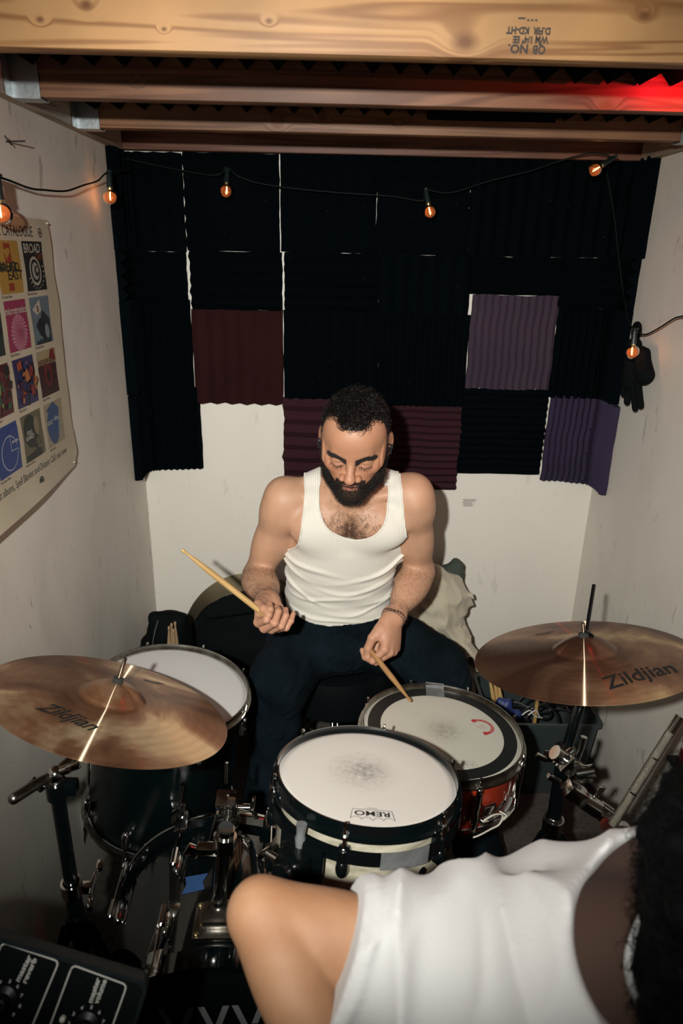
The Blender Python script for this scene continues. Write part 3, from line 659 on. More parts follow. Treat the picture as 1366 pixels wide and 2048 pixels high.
# ---------------------------------------------------------------- string lights
wire_m = mat('black_wire', (0.0025, 0.006, 0.005), 0.6, spec=.12); sock_m = mat('socket_plastic', (0.006, 0.012, 0.012), 0.4)
glass = bpy.data.materials.new('amber_glass'); glass.use_nodes = True; N, L = glass.node_tree.nodes, glass.node_tree.links
for n in list(N): N.remove(n)
out = N.new('ShaderNodeOutputMaterial'); tr = N.new('ShaderNodeBsdfTransparent'); tr.inputs[0].default_value = (0.90, 0.66, 0.50, 1); gl = N.new('ShaderNodeBsdfGlossy'); gl.inputs['Roughness'].default_value = 0.03
fr_ = N.new('ShaderNodeLayerWeight'); fr_.inputs['Blend'].default_value = 0.22; tl_b = N.new('ShaderNodeBsdfTranslucent'); tl_b.inputs[0].default_value = (1.0, 0.45, 0.22, 1); mxt = N.new('ShaderNodeMixShader'); mxt.inputs[0].default_value = 0.09; L.new(tr.outputs[0], mxt.inputs[1]); L.new(tl_b.outputs[0], mxt.inputs[2]); mxs = N.new('ShaderNodeMixShader'); L.new(fr_.outputs['Fresnel'], mxs.inputs[0]); L.new(mxt.outputs[0], mxs.inputs[1]); L.new(gl.outputs[0], mxs.inputs[2]); L.new(mxs.outputs[0], out.inputs[0])
fil_m = mat('filament', (1, .5, .2), 0.5, emit=((1.0, 0.55, 0.22), 20)); brass = mat('brass_thread', (0.55, 0.42, 0.2), 0.35, 1.0)
def bulb(c, up, label):
    """c = centre of the globe; up = direction from the globe to its socket"""
    up = nrm(up); _, a, b = MB().frame(V(0, 0, 0), up); R = np.stack([a, b, up], 1)
    top = c+up*0.062
    t = thing('string_light_bulb', label, 'light bulb', top, R, group='bulbs of the string light')
    # local frame: z up, origin at the socket top
    obj(MB().lathe([(0.0005, 0.0), (0.005, 0.001), (0.0072, -0.004), (0.0078, -0.030), (0.0088, -0.034), (0.0088, -0.038), (0.0005, -0.038)], 20), 'socket', sock_m, t, local=True)
    obj(MB().box((0, 0, 0.002), (0.020, 0.008, 0.006), bev=0.001), 'cord_clip', sock_m, t, local=True)
    obj(MB().lathe([(0.0066, -0.038), (0.0066, -0.043), (0.006, -0.045)], 20), 'thread', brass, t, local=True)
    pr_ = [(0.0062, -0.043)]+[(0.020*math.sin(q), -0.062+0.020*math.cos(q)) for q in np.linspace(0.36, math.pi-0.01, 18)]
    obj(MB().lathe(pr_, 32), 'glass_globe', glass, t, local=True)
    obj(MB().tube([(0.0015, 0, -0.048), (0.0022, 0, -0.058), (0.0015, 0, -0.069)], [0.0010, 0.0017, 0.0010], 8), 'filament', fil_m, t, local=True)
    l = bpy.data.lights.new('bulb_glow', 'POINT'); lo = bpy.data.objects.new('bulb_glow', l); COL.objects.link(lo); l.energy = 0.06; l.color = (1, 0.45, 0.2); l.shadow_soft_size = 0.004
    lo.parent = t; lo.location = (0, 0.003, -0.060)
    return top
bpos = {}
for key, (px, py, ax, val, up, lab) in dict(
    a=(3, 427, 'x', -0.632, V(0.05, -0.1, 1), 'glowing globe bulb half cut off at the left edge, in front of the poster'),
    b=(221, 395, 'x', -0.625, V(0, 0.1, 1), 'glowing globe bulb where the left wall meets the black foam'),
    c=(452, 383, 'y', 2.225, V(0.06, 0.3, 1), 'glowing globe bulb hanging before the foam, left of centre'),
    d=(860, 424, 'y', 2.215, V(-0.25, 0.2, 1), 'glowing globe bulb hanging lowest on the cord, above the drummer'),
    e=(1190, 340, 'y', 2.15, V(0.85, 0.1, 0.55), 'glowing globe bulb tilted sideways just below the rear joist'),
    f=(1265, 705, 'y', 1.985, V(-0.05, 0.05, 1), 'glowing globe bulb beside the dark gloves on the right')).items():
    c = PX(px, py, val) if ax == 'x' else PY(px, py, val)
    bpos[key] = bulb(c, up, lab)
def spline(pts, n=10):
    pts = [np.asarray(p, float) for p in pts]; out = []
    for i in range(len(pts)-1):
        p0 = pts[max(i-1, 0)]; p1 = pts[i]; p2 = pts[i+1]; p3 = pts[min(i+2, len(pts)-1)]
        for k in range(n):
            t = k/n; out.append(0.5*((2*p1)+(-p0+p2)*t+(2*p0-5*p1+4*p2-p3)*t*t+(-p0+3*p1-3*p2+p3)*t**3))
    return out+[pts[-1]]
A_, B_, C1, D_, E_, F_ = [bpos[k]+V(0, 0, 0.001) for k in 'abcdef']
wl = [A_+V(0.0, -0.45, 0.03), A_+V(0, -0.2, -0.01), A_, PX(60, 377, XL+0.03), PX(90, 382, XL+0.03), PX(130, 382, XL+0.028), PX(165, 370, XL+0.024), PX(195, 362, XL+0.022), B_, PX(240, 330, XL+0.02)+V(0.03, 0.05, 0.0), PY(245, 318, 2.235), PY(330, 335, 2.24), PY(425, 350, 2.235), C1,
      PY(480, 354, 2.235), PY(520, 366, 2.235), PY(600, 378, 2.235), PY(690, 388, 2.235), PY(790, 394, 2.235), PY(845, 400, 2.235), D_, PY(900, 386, 2.235), PY(980, 362, 2.23), PY(1060, 342, 2.22), PY(1120, 322, 2.215), PY(1185, 306, 2.20), E_+V(0.0, 0.02, 0.0), PY(1215, 350, 2.235), PY(1228, 430, 2.235),
      PY(1238, 520, 2.235), PY(1247, 590, 2.20), PY(1256, 640, 2.06), F_, PX(1290, 668, XR-0.03), PX(1318, 656, XR-0.03), PX(1345, 640, XR-0.03), PX(1366, 633, XR-0.03), PX(1460, 612, XR-0.03)]
wp = spline(wl, 8); jit = np.array([vnoise(i*0.13, 0.0, 0.0, 1.0, 3) for i in range(len(wp))])
wp = [p+V(0, 0, 0.002*jit[i]) for i, p in enumerate(wp)]
tag(obj(MB().tube(wp, 0.0022, 7), 'electric_cable', wire_m), 'thin dark cord of the string light running round the three walls', 'cord')
# nail on the left wall
nl = MB(); p_ = PX(12, 283, XL+0.001); nl.cyl(p_+V(0, 0, 0.0), p_+V(0.03, 0.02, 0.004), 0.0015); nl.cyl(p_+V(.01, 0, -.006), p_+V(0.012, -0.03, 0.006), 0.0012)
tag(obj(nl, 'wire_nail', mat('nail', (0.05, 0.05, 0.05), 0.5, 1.0)), 'small dark nail in the left wall above the poster', 'nail')
# gloves and cap hanging on the right wall
gm = mat('black_cloth', (0.002, 0.003, 0.0035), 0.9, spec=.1, bump=0.4, bscale=200)
hk = PX(1276, 664, XR-0.018)
gl_ = thing('work_gloves', 'pair of dark gloves hanging from a hook on the right wall beside a bulb', 'gloves', hk)
obj(MB().lathe([(0.0005, 0.012), (0.026, 0.010), (0.028, 0.004), (0.026, 0.0), (0.0005, 0.0)], 28, PX(1276, 662, XR-0.012), _ry(-math.pi/2)@_rx(0.0)), 'hook_disc', gm, gl_)
def gp(px, py, d=0.03): return PX(px, py, XR-d)
pr = [cap(gp(1268, 690), gp(1262, 760), 0.022, 0.030, 0.02), cap(gp(1282, 705), gp(1290, 750), 0.020, 0.026, 0.015), cap(gp(1290, 705), gp(1293, 752), 0.014, 0.012, 0.01),
      cap(gp(1258, 760), gp(1254, 805), 0.013, 0.010, 0.008), cap(gp(1266, 762), gp(1270, 818), 0.012, 0.0095, 0.006), cap(gp(1274, 762), gp(1281, 812), 0.011, 0.009, 0.006), cap(gp(1250, 745), gp(1246, 790), 0.011, 0.008, 0.008)]
lo1 = hk+V(-0.12, -0.35, -0.32); hi1 = V(XR-0.002, hk[1]+0.3, hk[2]+0.06)
q_ = surf(pr, lo1, hi1, 0.003, post=lambda A, X, Y, Z: A+0.0015*vnoise(X, Y, Z, 60, 4), it=1)
obj(None, 'glove_pair', gm, gl_, me=q_)

# ---------------------------------------------------------------- metal and drum materials
chrome = mat('chrome', (0.60, 0.60, 0.58), 0.13, 1.0, bump=0.05, bscale=30)
chrome_d = mat('worn_chrome', (0.36, 0.35, 0.32), 0.28, 1.0, col2=(0.22, 0.2, 0.17), nscale=40, bump=0.15, bscale=150)
blackmetal = mat('black_metal', (0.0022, 0.004, 0.0045), 0.2, 0.0, coat=0.2)
blackpl = mat('black_plastic', (0.0025, 0.004, 0.0045), 0.4)
rubber = mat('rubber', (0.006, 0.006, 0.006), 0.8)
lacquer = mat('black_lacquer', (0.002, 0.0045, 0.005), 0.08, 0.0, coat=0.8)
dark_shell = mat('dark_green_shell', (0.0012, 0.0042, 0.0045), 0.3, spec=.3, coat=0.1)
def head_mat(name, c, c2, spots):
    """coated drumhead; spots = (x, y, radius, strength) worn grey patches in head coordinates"""
    m = mat(name, c, 0.5, bump=0.1, bscale=400); N, L, b = nodes(m); tc = N.new('ShaderNodeTexCoord'); cur = None
    for (x, y, r, st) in spots:
        sp = N.new('ShaderNodeVectorMath'); sp.operation = 'SUBTRACT'; L.new(tc.outputs['Object'], sp.inputs[0]); sp.inputs[1].default_value = (x, y, 0)
        ms = N.new('ShaderNodeVectorMath'); ms.operation = 'MULTIPLY'; L.new(sp.outputs[0], ms.inputs[0]); ms.inputs[1].default_value = (1, 1, 0)
        ln = N.new('ShaderNodeVectorMath'); ln.operation = 'LENGTH'; L.new(ms.outputs[0], ln.inputs[0])
        g = N.new('ShaderNodeMapRange'); g.interpolation_type = 'SMOOTHSTEP'; L.new(ln.outputs['Value'], g.inputs[0]); g.inputs[1].default_value = 0; g.inputs[2].default_value = r; g.inputs[3].default_value = st; g.inputs[4].default_value = 0
        n = N.new('ShaderNodeTexNoise'); n.inputs['Scale'].default_value = 110; n.inputs['Detail'].default_value = 6; L.new(tc.outputs['Object'], n.inputs['Vector'])
        nr = N.new('ShaderNodeMapRange'); L.new(n.outputs['Fac'], nr.inputs[0]); nr.inputs[1].default_value = 0.22; nr.inputs[2].default_value = 0.72
        mu = N.new('ShaderNodeMath'); mu.operation = 'MULTIPLY'; L.new(g.outputs[0], mu.inputs[0]); L.new(nr.outputs[0], mu.inputs[1])
        mx = N.new('ShaderNodeMix'); mx.data_type = 'RGBA'; L.new(mu.outputs[0], mx.inputs[0])
        if cur is None: mx.inputs[6].default_value = (*c, 1)
        else: L.new(cur, mx.inputs[6])
        mx.inputs[7].default_value = (*c2, 1); cur = mx.outputs[2]
    if cur is not None: L.new(cur, b.inputs['Base Color'])
    return m
def basis(n, xref=(1, 0, 0)):
    z = nrm(n); x = nrm(np.asarray(xref, float)-z*np.dot(xref, z)); return np.stack([x, np.cross(z, x), z], 1)
def hoop_prof(R, z, hh, flange=0.006, t=0.0022):
    """section of a steel drum hoop; z = top edge"""
    return [(R+0.001, z), (R+0.001+t, z-0.0005), (R+0.001+t, z-hh+0.004), (R+flange+0.004, z-hh+0.003), (R+flange+0.004, z-hh), (R-0.001, z-hh), (R-0.001, z-0.008), (R-0.0005, z)]
def drum(name, label, cat, c, n, R, depth, hoop_m, shell_m, head_m, nlug, lug='single', a0=0.0, xref=(1, 0, 0), group=None, hoop_h=0.018, rod_m=None, lug_m=None, bottom=True, collar=0.006, hoopname='rim'):
    """c = centre of the rim's top edge, n = axis; local frame z = axis, origin at the bottom"""
    Rm = basis(n, xref); rod_m = rod_m or chrome; lug_m = lug_m or chrome
    t = thing(name, label, cat, c-Rm[:, 2]*depth, Rm, group); D = depth; Rs = R-0.010
    obj(MB().lathe([(Rs-0.006, D-0.016), (Rs, D-0.018), (Rs, 0.018), (Rs-0.006, 0.016)], 96, closed=True), 'shell', shell_m, t, local=True, angle=30)
    h0 = obj(MB().lathe(hoop_prof(R-0.003, D, hoop_h), 96, closed=True), hoopname, hoop_m, t, local=True, angle=30)
    hd = obj(MB().lathe([(0.0004, D-0.0095), (R*0.5, D-0.0095), (R-0.020, D-0.0095), (R-0.012, D-0.0105), (R-0.0095, D-0.013), (R-0.0045, D-0.015)], 96), 'drumhead', head_m, t, local=True, angle=60)
    if bottom:
        obj(MB().lathe([(r, D-z) for r, z in hoop_prof(R-0.003, D, hoop_h)][::-1], 96, closed=True), hoopname, hoop_m, t, local=True, angle=30)
        obj(MB().lathe([(0.0004, 0.0095), (R-0.012, 0.0105), (R-0.0045, 0.015)][::-1], 64), 'resonant_head', mat('clear_head', (0.35, 0.35, 0.33), 0.3), t, local=True)
    for k in range(nlug):
        a = a0+2*math.pi*k/nlug; u = V(math.cos(a), math.sin(a), 0); w = V(-math.sin(a), math.cos(a), 0); Ru = np.stack([u, w, V(0, 0, 1)], 1); e = u*(R+0.004)
        rod = MB(); rod.cyl(e+V(0, 0, D-hoop_h-0.030), e+V(0, 0, D+0.001), 0.0028, n=8); rod.cyl(e+V(0, 0, D-hoop_h+0.003), e+V(0, 0, D-hoop_h+0.007), 0.0058, n=12); rod.box(e+V(0, 0, D+0.002), (0.0055, 0.0055, 0.009), Ru, 0.001)
        if bottom and lug != 'long':
            obj(rod, 'tension_rod', rod_m, t, local=True); rod = MB(); rod.cyl(e+V(0, 0, 0.001), e+V(0, 0, hoop_h+0.030), 0.0028, n=8); rod.box(e+V(0, 0, -0.002), (0.0055, 0.0055, 0.009), Ru, 0.001)
        obj(rod, 'tension_rod', rod_m, t, local=True)
        lg = MB()
        if lug == 'long':
            rod2 = MB(); lg.box(u*(Rs+0.009)+V(0, 0, D/2), (0.016, 0.016, D*0.45), Ru, 0.004); lg.cyl(e+V(0, 0, D*0.16), e+V(0, 0, D*0.84), 0.0062, n=12); lg.sph(e+V(0, 0, D*0.84), 0.0075, None, 12, 8); lg.sph(e+V(0, 0, D*0.16), 0.0075, None, 12, 8); lg.cyl(e+V(0, 0, 0), e+V(0, 0, D*0.2), 0.0028, n=8)
        else:
            for zc in ([D-0.062, 0.062] if D > 0.15 else [D/2]):
                if lg.n: obj(lg, 'lug', lug_m, t, local=True); lg = MB()
                lg.box(u*(Rs+0.008)+V(0, 0, zc), (0.018, 0.020, 0.045), Ru, 0.005); lg.cyl(e+V(0, 0, zc-0.018), e+V(0, 0, zc+0.020), 0.0068, n=12); lg.sph(u*(Rs+0.014)+V(0, 0, zc-0.012 if zc > D/2 else zc+0.012), (0.010, 0.0105, 0.016), Ru, 12, 8)
        obj(lg, 'lug', lug_m, t, local=True)
    return t, Rm, D

# ---------------------------------------------------------------- front tom
tomC = V(0.064, 0.982, 0.833); tomN = nrm(V(0.068, 0.181, 1))
pearl = mat('white_pearl', (0.60, 0.56, 0.43), 0.28, col2=(0.36, 0.33, 0.24), nscale=7, stretch=(1, 1, 4.5), dist=2.5, coat=0.7)
t, Rm, D = drum('rack_tom', 'white pearl rack tom with black rims and a smudged white head', 'drum', tomC+tomN*0.0095, tomN, 0.163, 0.215, lacquer, pearl,
    head_mat('tom_head', (0.66, 0.63, 0.57), (0.16, 0.14, 0.115), [(-0.010, 0.012, 0.085, 0.62), (0.0, 0.01, 0.045, 0.5)]), 6, a0=math.radians(-104), hoop_h=0.024, lug_m=blackmetal, rod_m=chrome)
# logo on the head, read from the drummer's side
lg = MB(); L0 = V(0.004, -0.112, 0)
def tl(x, y): return V(L0[0]-x, L0[1]-y+0.0, D-0.0090)
add_text(lg, 'REMO', 0.0175, lambda x, y: tl(x*1.25, y), offset=0.0004)
def ribbon(mb, pts, w, z, fn=None):
    pts = [np.array(p[:2], float) for p in pts]; vs = []
    for i, p in enumerate(pts):
        d = pts[min(i+1, len(pts)-1)]-pts[max(i-1, 0)]; d = d/np.linalg.norm(d); nn = V(-d[1], d[0])*w/2
        for q in (p+nn, p-nn): vs.append(fn(q[0], q[1]) if fn else V(q[0], q[1], z))
    mb.add(vs, [(2*i, 2*i+1, 2*i+3, 2*i+2) for i in range(len(pts)-1)])
crown = [(-0.032, -0.0095), (-0.036, 0.016), (-0.030, 0.0105), (-0.024, 0.0100), (-0.020, 0.0125), (-0.0175, 0.0175), (-0.015, 0.0125), (-0.010, 0.0105), (-0.004, 0.0125), (0, 0.019), (0.004, 0.0125), (0.010, 0.0105), (0.015, 0.0125), (0.0175, 0.0175), (0.020, 0.0125), (0.024, 0.0100), (0.030, 0.0105), (0.036, 0.016), (0.032, -0.0095), (-0.032, -0.0095)]
ribbon(lg, crown, 0.0011, 0, fn=lambda x, y: tl(x, y))
lg.add([tl(x, y) for x, y in ((-0.010, -0.0125), (0.010, -0.0125), (0.010, -0.0132), (-0.010, -0.0132))], [(0, 1, 2, 3)]); lg.add([tl(x, y) for x, y in ((-0.006, -0.0147), (0.006, -0.0147), (0.006, -0.0152), (-0.006, -0.0152))], [(0, 1, 2, 3)])
obj(lg, 'printed_logo', mat('logo_ink', (0.02, 0.02, 0.02), 0.6), t, local=True, smooth=False, label='black crown logo reading REMO, upside down')
# suspension band and bracket
def arc_band(R0, R1, z0, z1, a0, a1, n=60):
    mb = MB(); sec = [(R0, z0), (R1, z0), (R1, z1), (R0, z1)]; vs = []
    for i in range(n+1):
        a = a0+(a1-a0)*i/n
        for r, z in sec: vs.append(V(r*math.cos(a), r*math.sin(a), z))
    fs = [(i*4+k, (i+1)*4+k, (i+1)*4+(k+1) % 4, i*4+(k+1) % 4) for i in range(n) for k in range(4)]+[(0, 1, 2, 3), (n*4+3, n*4+2, n*4+1, n*4)]
    return mb.add(vs, fs)
obj(arc_band(0.166, 0.1705, D-0.062, D-0.040, math.radians(-190), math.radians(10)), 'suspension_band', blackmetal, t, local=True)
br = MB(); a = math.radians(-127); u = V(math.cos(a), math.sin(a), 0); w = V(-u[1], u[0], 0); Ru = np.stack([u, w, V(0, 0, 1)], 1)
br.box(u*0.174+V(0, 0, D-0.085), (0.010, 0.085, 0.082), Ru, 0.004); br.box(u*0.190+V(0, 0, D-0.085), (0.034, 0.055, 0.055), Ru, 0.008); br.cyl(u*0.185+V(0, 0, D-0.085), u*0.222+V(0, 0, D-0.085), 0.018)
br.sph(u*0.174+V(0, 0, D-0.122), (0.006, 0.03, 0.03), Ru, 16, 8)
bo = obj(br, 'mount_bracket', blackmetal, t, local=True)
wn = MB(); wn.cyl(u*0.196+w*-0.03+V(0, 0, D-0.085), u*0.196+w*-0.052+V(0, 0, D-0.085), 0.007); wn.box(u*0.196+w*-0.056+V(0, 0, D-0.085), (0.034, 0.006, 0.012), Ru, 0.003)
for k in range(4): wn.cyl(u*0.182+w*(0.018 if k % 2 else -0.018)+V(0, 0, D-0.085+(0.018 if k > 1 else -0.018)), u*0.210+w*(0.018 if k % 2 else -0.018)+V(0, 0, D-0.085+(0.018 if k > 1 else -0.018)), 0.0042, n=8)
obj(wn, 'wing_nut', chrome, t, local=True)
# tape wrapped rod left, tape piece over the band, air vent
tape = mat('duct_tape', (0.17, 0.18, 0.18), 0.35, col2=(0.12, 0.125, 0.125), nscale=30, bump=0.5, bscale=80)
a = math.radians(-128); u = V(math.cos(a), math.sin(a), 0)
mb = MB(); z_ = D-0.075; mb.tube([u*0.176+V(0, 0, z_+i*0.008) for i in range(8)], [0.008+0.0012*math.sin(i*2.1) for i in range(8)], 12); obj(mb, 'tape_wrap', tape, t, local=True, label='grey duct tape wound round a tension rod')
obj(arc_band(0.171, 0.1722, D-0.066, D-0.036, math.radians(-84), math.radians(-56), 14), 'tape_patch', tape, t, local=True, label='grey duct tape over the black band')
a = math.radians(-52); u = V(math.cos(a), math.sin(a), 0); mb = MB(); R2 = basis(u, (0, 0, 1)); mb.lathe([(0.0035, 0.001), (0.0035, 0.004), (0.007, 0.003), (0.008, 0.0)], 24, u*0.1525+V(0, 0, 0.115), R2); mb.lathe([(0.0002, 0.0012), (0.0036, 0.0012)], 16, u*0.1525+V(0, 0, 0.115), R2)
obj(mb, 'air_vent', lacquer, t, local=True)

# ---------------------------------------------------------------- snare drum
snC = V(0.255, 1.32, 0.678); snN = nrm(V(0.063, 0.057, 1))
orange = mat('red_orange_shell', (0.36, 0.035, 0.012), 0.28, col2=(0.22, 0.018, 0.008), nscale=4, stretch=(1, 1, 3), coat=0.8)
t, Rm, SD = drum('snare_drum', 'red orange snare drum with chrome rims, black muffling ring and a worn head', 'drum', snC, snN, 0.187, 0.150, chrome_d, orange,
    head_mat('snare_head', (0.52, 0.50, 0.42), (0.20, 0.18, 0.13), [(0.005, 0.0, 0.075, 0.5), (0.005, 0.0, 0.052, 0.4)]), 8, lug='long', a0=math.radians(-28), hoop_h=0.020)
D = SD
obj(MB().lathe([(0.1425, D-0.0088), (0.1425, D-0.0078), (0.172, D-0.0078), (0.172, D-0.0088)], 96, closed=True), 'muffling_ring', mat('black_ring', (0.005, 0.007, 0.008), 0.45), t, local=True, angle=30)
a = math.radians(93)
mb = MB(); mb.grid(lambda p, q: V(math.cos(a)*0+0.004+0.046*(p-0.5)+0.004*q, 0.140+0.050*q-0.004*p, D-0.0070+0.0085*max(0, (q-0.78)/0.22)**0.7), 8, 10)
obj(mb, 'tape_patch', tape, t, local=True, label='square of grey duct tape from head to rim')
red_ink = mat('red_print', (0.42, 0.03, 0.03), 0.6)
mb = MB(); cx, cy = 0.098, 0.024
def arcp(r, a0, a1, n=24): return [(cx+r*math.cos(t), cy+r*math.sin(t)) for t in np.linspace(a0, a1, n)]
ribbon(mb, arcp(0.026, 2.1, -1.35), 0.0075, D-0.0090)
for aa in (2.15, -1.4): p = arcp(0.026, aa, aa+0.01, 2)[0]; mb.box((p[0], p[1], D-0.0089), (0.011, 0.010, 0.0003), _rz(aa))
ribbon(mb, [(cx-0.008, cy-0.004), (cx+0.001, cy+0.007), (cx+0.004, cy-0.006), (cx+0.012, cy-0.002)], 0.0008, D-0.0090); ribbon(mb, [(cx-0.012, cy+0.004), (cx-0.004, cy-0.010), (cx+0.006, cy+0.010)], 0.0006, D-0.0090)
obj(mb, 'printed_stamp', red_ink, t, local=True, smooth=False, label='red ring shaped stamp')
mb = MB(); vs, fs = text_mesh('DAY OF THE DEAD SHOW', 0.0062)
for_ = []
mb.add([V(cx+(0.026+y)*math.cos(1.75-1.0*(x+0.032)/0.026*1.0), cy+(0.026+y)*math.sin(1.75-1.0*(x+0.032)/0.026*1.0), D-0.0087) for x, y, _ in vs], fs)
obj(mb, 'stamp_text', mat('stamp_cream', (0.5, 0.42, 0.36), 0.6), t, local=True, smooth=False)
mb = MB(); fn = lambda x, y: V(0.026-x, -0.118-y, D-0.0091); add_text(mb, 'REMO', 0.018, lambda x, y: fn(x*1.2, y)); ribbon(mb, crown, 0.0012, 0, fn=fn)
mb.tube([(-0.062, 0.052, D-0.009), (-0.055, 0.056, D-0.009), (-0.044, 0.062, D-0.009)], 0.0006, 5)
obj(mb, 'worn_logo', mat('faded_ink', (0.34, 0.33, 0.28), 0.6), t, local=True, smooth=False, label='faded grey crown logo')
# strainer and cord
a = math.radians(-62); u = V(math.cos(a), math.sin(a), 0); w = V(-u[1], u[0], 0); Ru = np.stack([u, w, V(0, 0, 1)], 1)
mb = MB(); mb.box(u*0.184+V(0, 0, D*0.36), (0.014, 0.030, 0.050), Ru, 0.004); mb.cyl(u*0.19+w*0.02+V(0, 0, D*0.4), u*0.20+w*0.028+V(0, 0, D*0.62), 0.003); mb.cyl(u*0.192+w*-0.02+V(0, 0, D*0.32), u*0.192+w*0.022+V(0, 0, D*0.32), 0.006); mb.sph(u*0.192+w*-0.02+V(0, 0, D*0.32), 0.008, None, 12, 8)
obj(mb, 'snare_strainer', chrome, t, local=True)
mb = MB(); sp = spline([u*0.196+w*-0.005+V(0, 0, 0.046), u*0.205+w*-0.03+V(0, 0, 0.060), u*0.207+w*-0.005+V(0, 0, 0.070), u*0.208+w*0.020+V(0, 0, 0.062), u*0.208+w*0.016+V(0, 0, 0.040), u*0.204+w*-0.004+V(0, 0, 0.030), u*0.203+w*-0.03+V(0, 0, 0.024), u*0.2+w*-0.045+V(0, 0, 0.020)], 8)
mb.tube(sp, 0.0018, 7); sp = spline([u*0.200+w*0.018+V(0, 0, 0.066), u*0.209+w*0.030+V(0, 0, 0.058), u*0.206+w*0.022+V(0, 0, 0.046)], 6); mb.tube(sp, 0.0018, 7)
obj(mb, 'snare_cord', mat('white_cord', (0.62, 0.58, 0.48), 0.7), t, local=True, label='white looped cord')
# its stand
def tripod_legs(root, x, y, zc, zf, reach, rot, rleg=0.008, m=None, foot=True, n=3, braces=True):
    m = m or blackmetal
    for k in range(n):
        a = rot+2*math.pi*k/n; u = V(math.cos(a), math.sin(a), 0); w = V(-u[1], u[0], 0); b = V(x, y, 0)
        leg = MB()
        for s in (-1, 1): leg.box(b+u*(0.02+reach)/2+w*s*0.008+V(0, 0, (zc+0.03)/2), (math.hypot(reach-0.02, zc-0.03), 0.0035, 0.015), np.stack([nrm(u*(reach-0.02)+V(0, 0, -(zc-0.03))), w, np.cross(nrm(u*(reach-0.02)+V(0, 0, -(zc-0.03))), w)], 1), 0.001)
        l = obj(leg, 'leg', m, root)
        if foot: obj(MB().tube([b+u*(reach-0.012)+V(0, 0, 0.036), b+u*(reach+0.008)+V(0, 0, 0.012), b+u*(reach+0.014)+V(0, 0, 0.001)], [0.012, 0.014, 0.011], 12), 'rubber_foot', rubber, l)
        if braces:
            br = MB(); p1 = b+u*(reach*0.5)+V(0, 0, zc*0.5); p0 = b+u*0.02+V(0, 0, zf)
            br.tube([p0, p1], 0.005, 8); obj(br, 'brace', m, root)
st = thing('snare_stand', 'low black and chrome tripod stand under the snare drum', 'stand', (0.25, 1.315, 0)); b0 = snC-snN*SD
obj(MB().cyl((0.25, 1.315, 0.10), b0+V(0, 0, -0.06), 0.011), 'pole', chrome, st)
tripod_legs(st, 0.25, 1.315, 0.26, 0.12, 0.22, math.radians(100))
for k in range(3):
    a = math.radians(30+120*k); u = Rm@V(math.cos(a), math.sin(a), 0); mb = MB(); c0 = b0-snN*0.05
    mb.tube([c0, b0+u*0.10-snN*0.040, b0+u*0.196-snN*0.020, b0+u*0.2045-snN*0.004, b0+u*0.2045+snN*0.018, b0+u*0.199+snN*0.022], [0.006, 0.006, 0.006, 0.006, 0.006, 0.005], 8); obj(mb, 'basket_arm', chrome, st)

# ---------------------------------------------------------------- floor tom
ftC = V(-0.39, 1.428, 0.705); ftN = nrm(V(0.152, 0.022, 1))
t, Rm, D = drum('floor_tom', 'dark floor tom with plain white head and chrome rims beside the left wall', 'drum', ftC, ftN, 0.187, 0.375, chrome_d, dark_shell,
    head_mat('floor_tom_head', (0.56, 0.55, 0.53), (0.4, 0.39, 0.37), [(0.0, 0.0, 0.11, 0.25)]), 8, a0=math.radians(-12), hoop_h=0.022, xref=(1, 0, 0))
for k in range(3):
    a = math.radians([-68, 50, 172][k]); u = V(math.cos(a), math.sin(a), 0); Ru = np.stack([u, V(-u[1], u[0], 0), V(0, 0, 1)], 1)
    obj(MB().box(u*0.188+V(0, 0, D*0.42), (0.024, 0.034, 0.050), Ru, 0.006), 'leg_bracket', chrome, t, local=True)
    h = Rm@(u*0.196)+ftC-ftN*D; L_ = (h[2])/ftN[2]
    lo = MB(); lo.tube([u*0.200+V(0, 0, D*0.66), u*0.200+V(0, 0, 0.0), u*0.202+V(0, 0, -L_*0.7), u*0.215+V(0, 0, -L_+0.03)], 0.0055, 10)
    l = obj(lo, 'leg', chrome, t, local=True); obj(MB().cyl(u*0.213+V(0, 0, -L_+0.055), u*0.219+V(0, 0, -L_+0.012), 0.012, 0.010), 'rubber_foot', rubber, l, local=True)

# ---------------------------------------------------------------- bass drum
bR = 0.252; bC0 = V(-0.232, 1.222, bR+0.012); bAx = nrm(V(0.06, -1, 0.0)); bD = 0.368
Rb = np.stack([nrm(np.cross(V(0, 0, 1), bAx)), V(0, 0, 1), bAx], 1)   # z runs to the camera
Rb[:, 0] = np.cross(Rb[:, 1], Rb[:, 2])
bt = thing('bass_drum', 'black lacquered bass drum lying on its side with a scrap of blue tape', 'drum', bC0, Rb)
Rs = bR-0.014
obj(MB().lathe([(Rs, 0.02), (Rs, bD-0.02), (Rs-0.008, bD-0.02), (Rs-0.008, 0.02)], 128, closed=True), 'shell', lacquer, bt, local=True, angle=30)
for z0 in (0.0, bD-0.04):
    m_ = chrome if z0 == 0 else lacquer
    o = obj(MB().lathe([(bR-0.012, z0), (bR, z0+0.001), (bR, z0+0.039), (bR-0.012, z0+0.040)], 128, closed=True), 'hoop', lacquer, bt, local=True, angle=30)
    if z0 == 0:
        obj(MB().lathe([(bR+0.0008, 0.002), (bR+0.0022, 0.006), (bR+0.0022, 0.012), (bR+0.0008, 0.016)], 128, closed=True), 'hoop_inlay', chrome, o, local=True)
obj(MB().lathe([(0.0004, bD-0.012), (bR-0.03, bD-0.012), (bR-0.013, bD-0.02)], 96), 'front_head', mat('black_head', (0.004, 0.006, 0.007), 0.35), bt, local=True)
obj(MB().lathe([(0.0004, 0.012), (bR-0.013, 0.02)][::-1], 96), 'batter_head', mat('batter_head', (0.5, 0.49, 0.45), 0.5), bt, local=True)
mb = MB(); wht = mat('white_print', (0.4, 0.42, 0.42), 0.5)

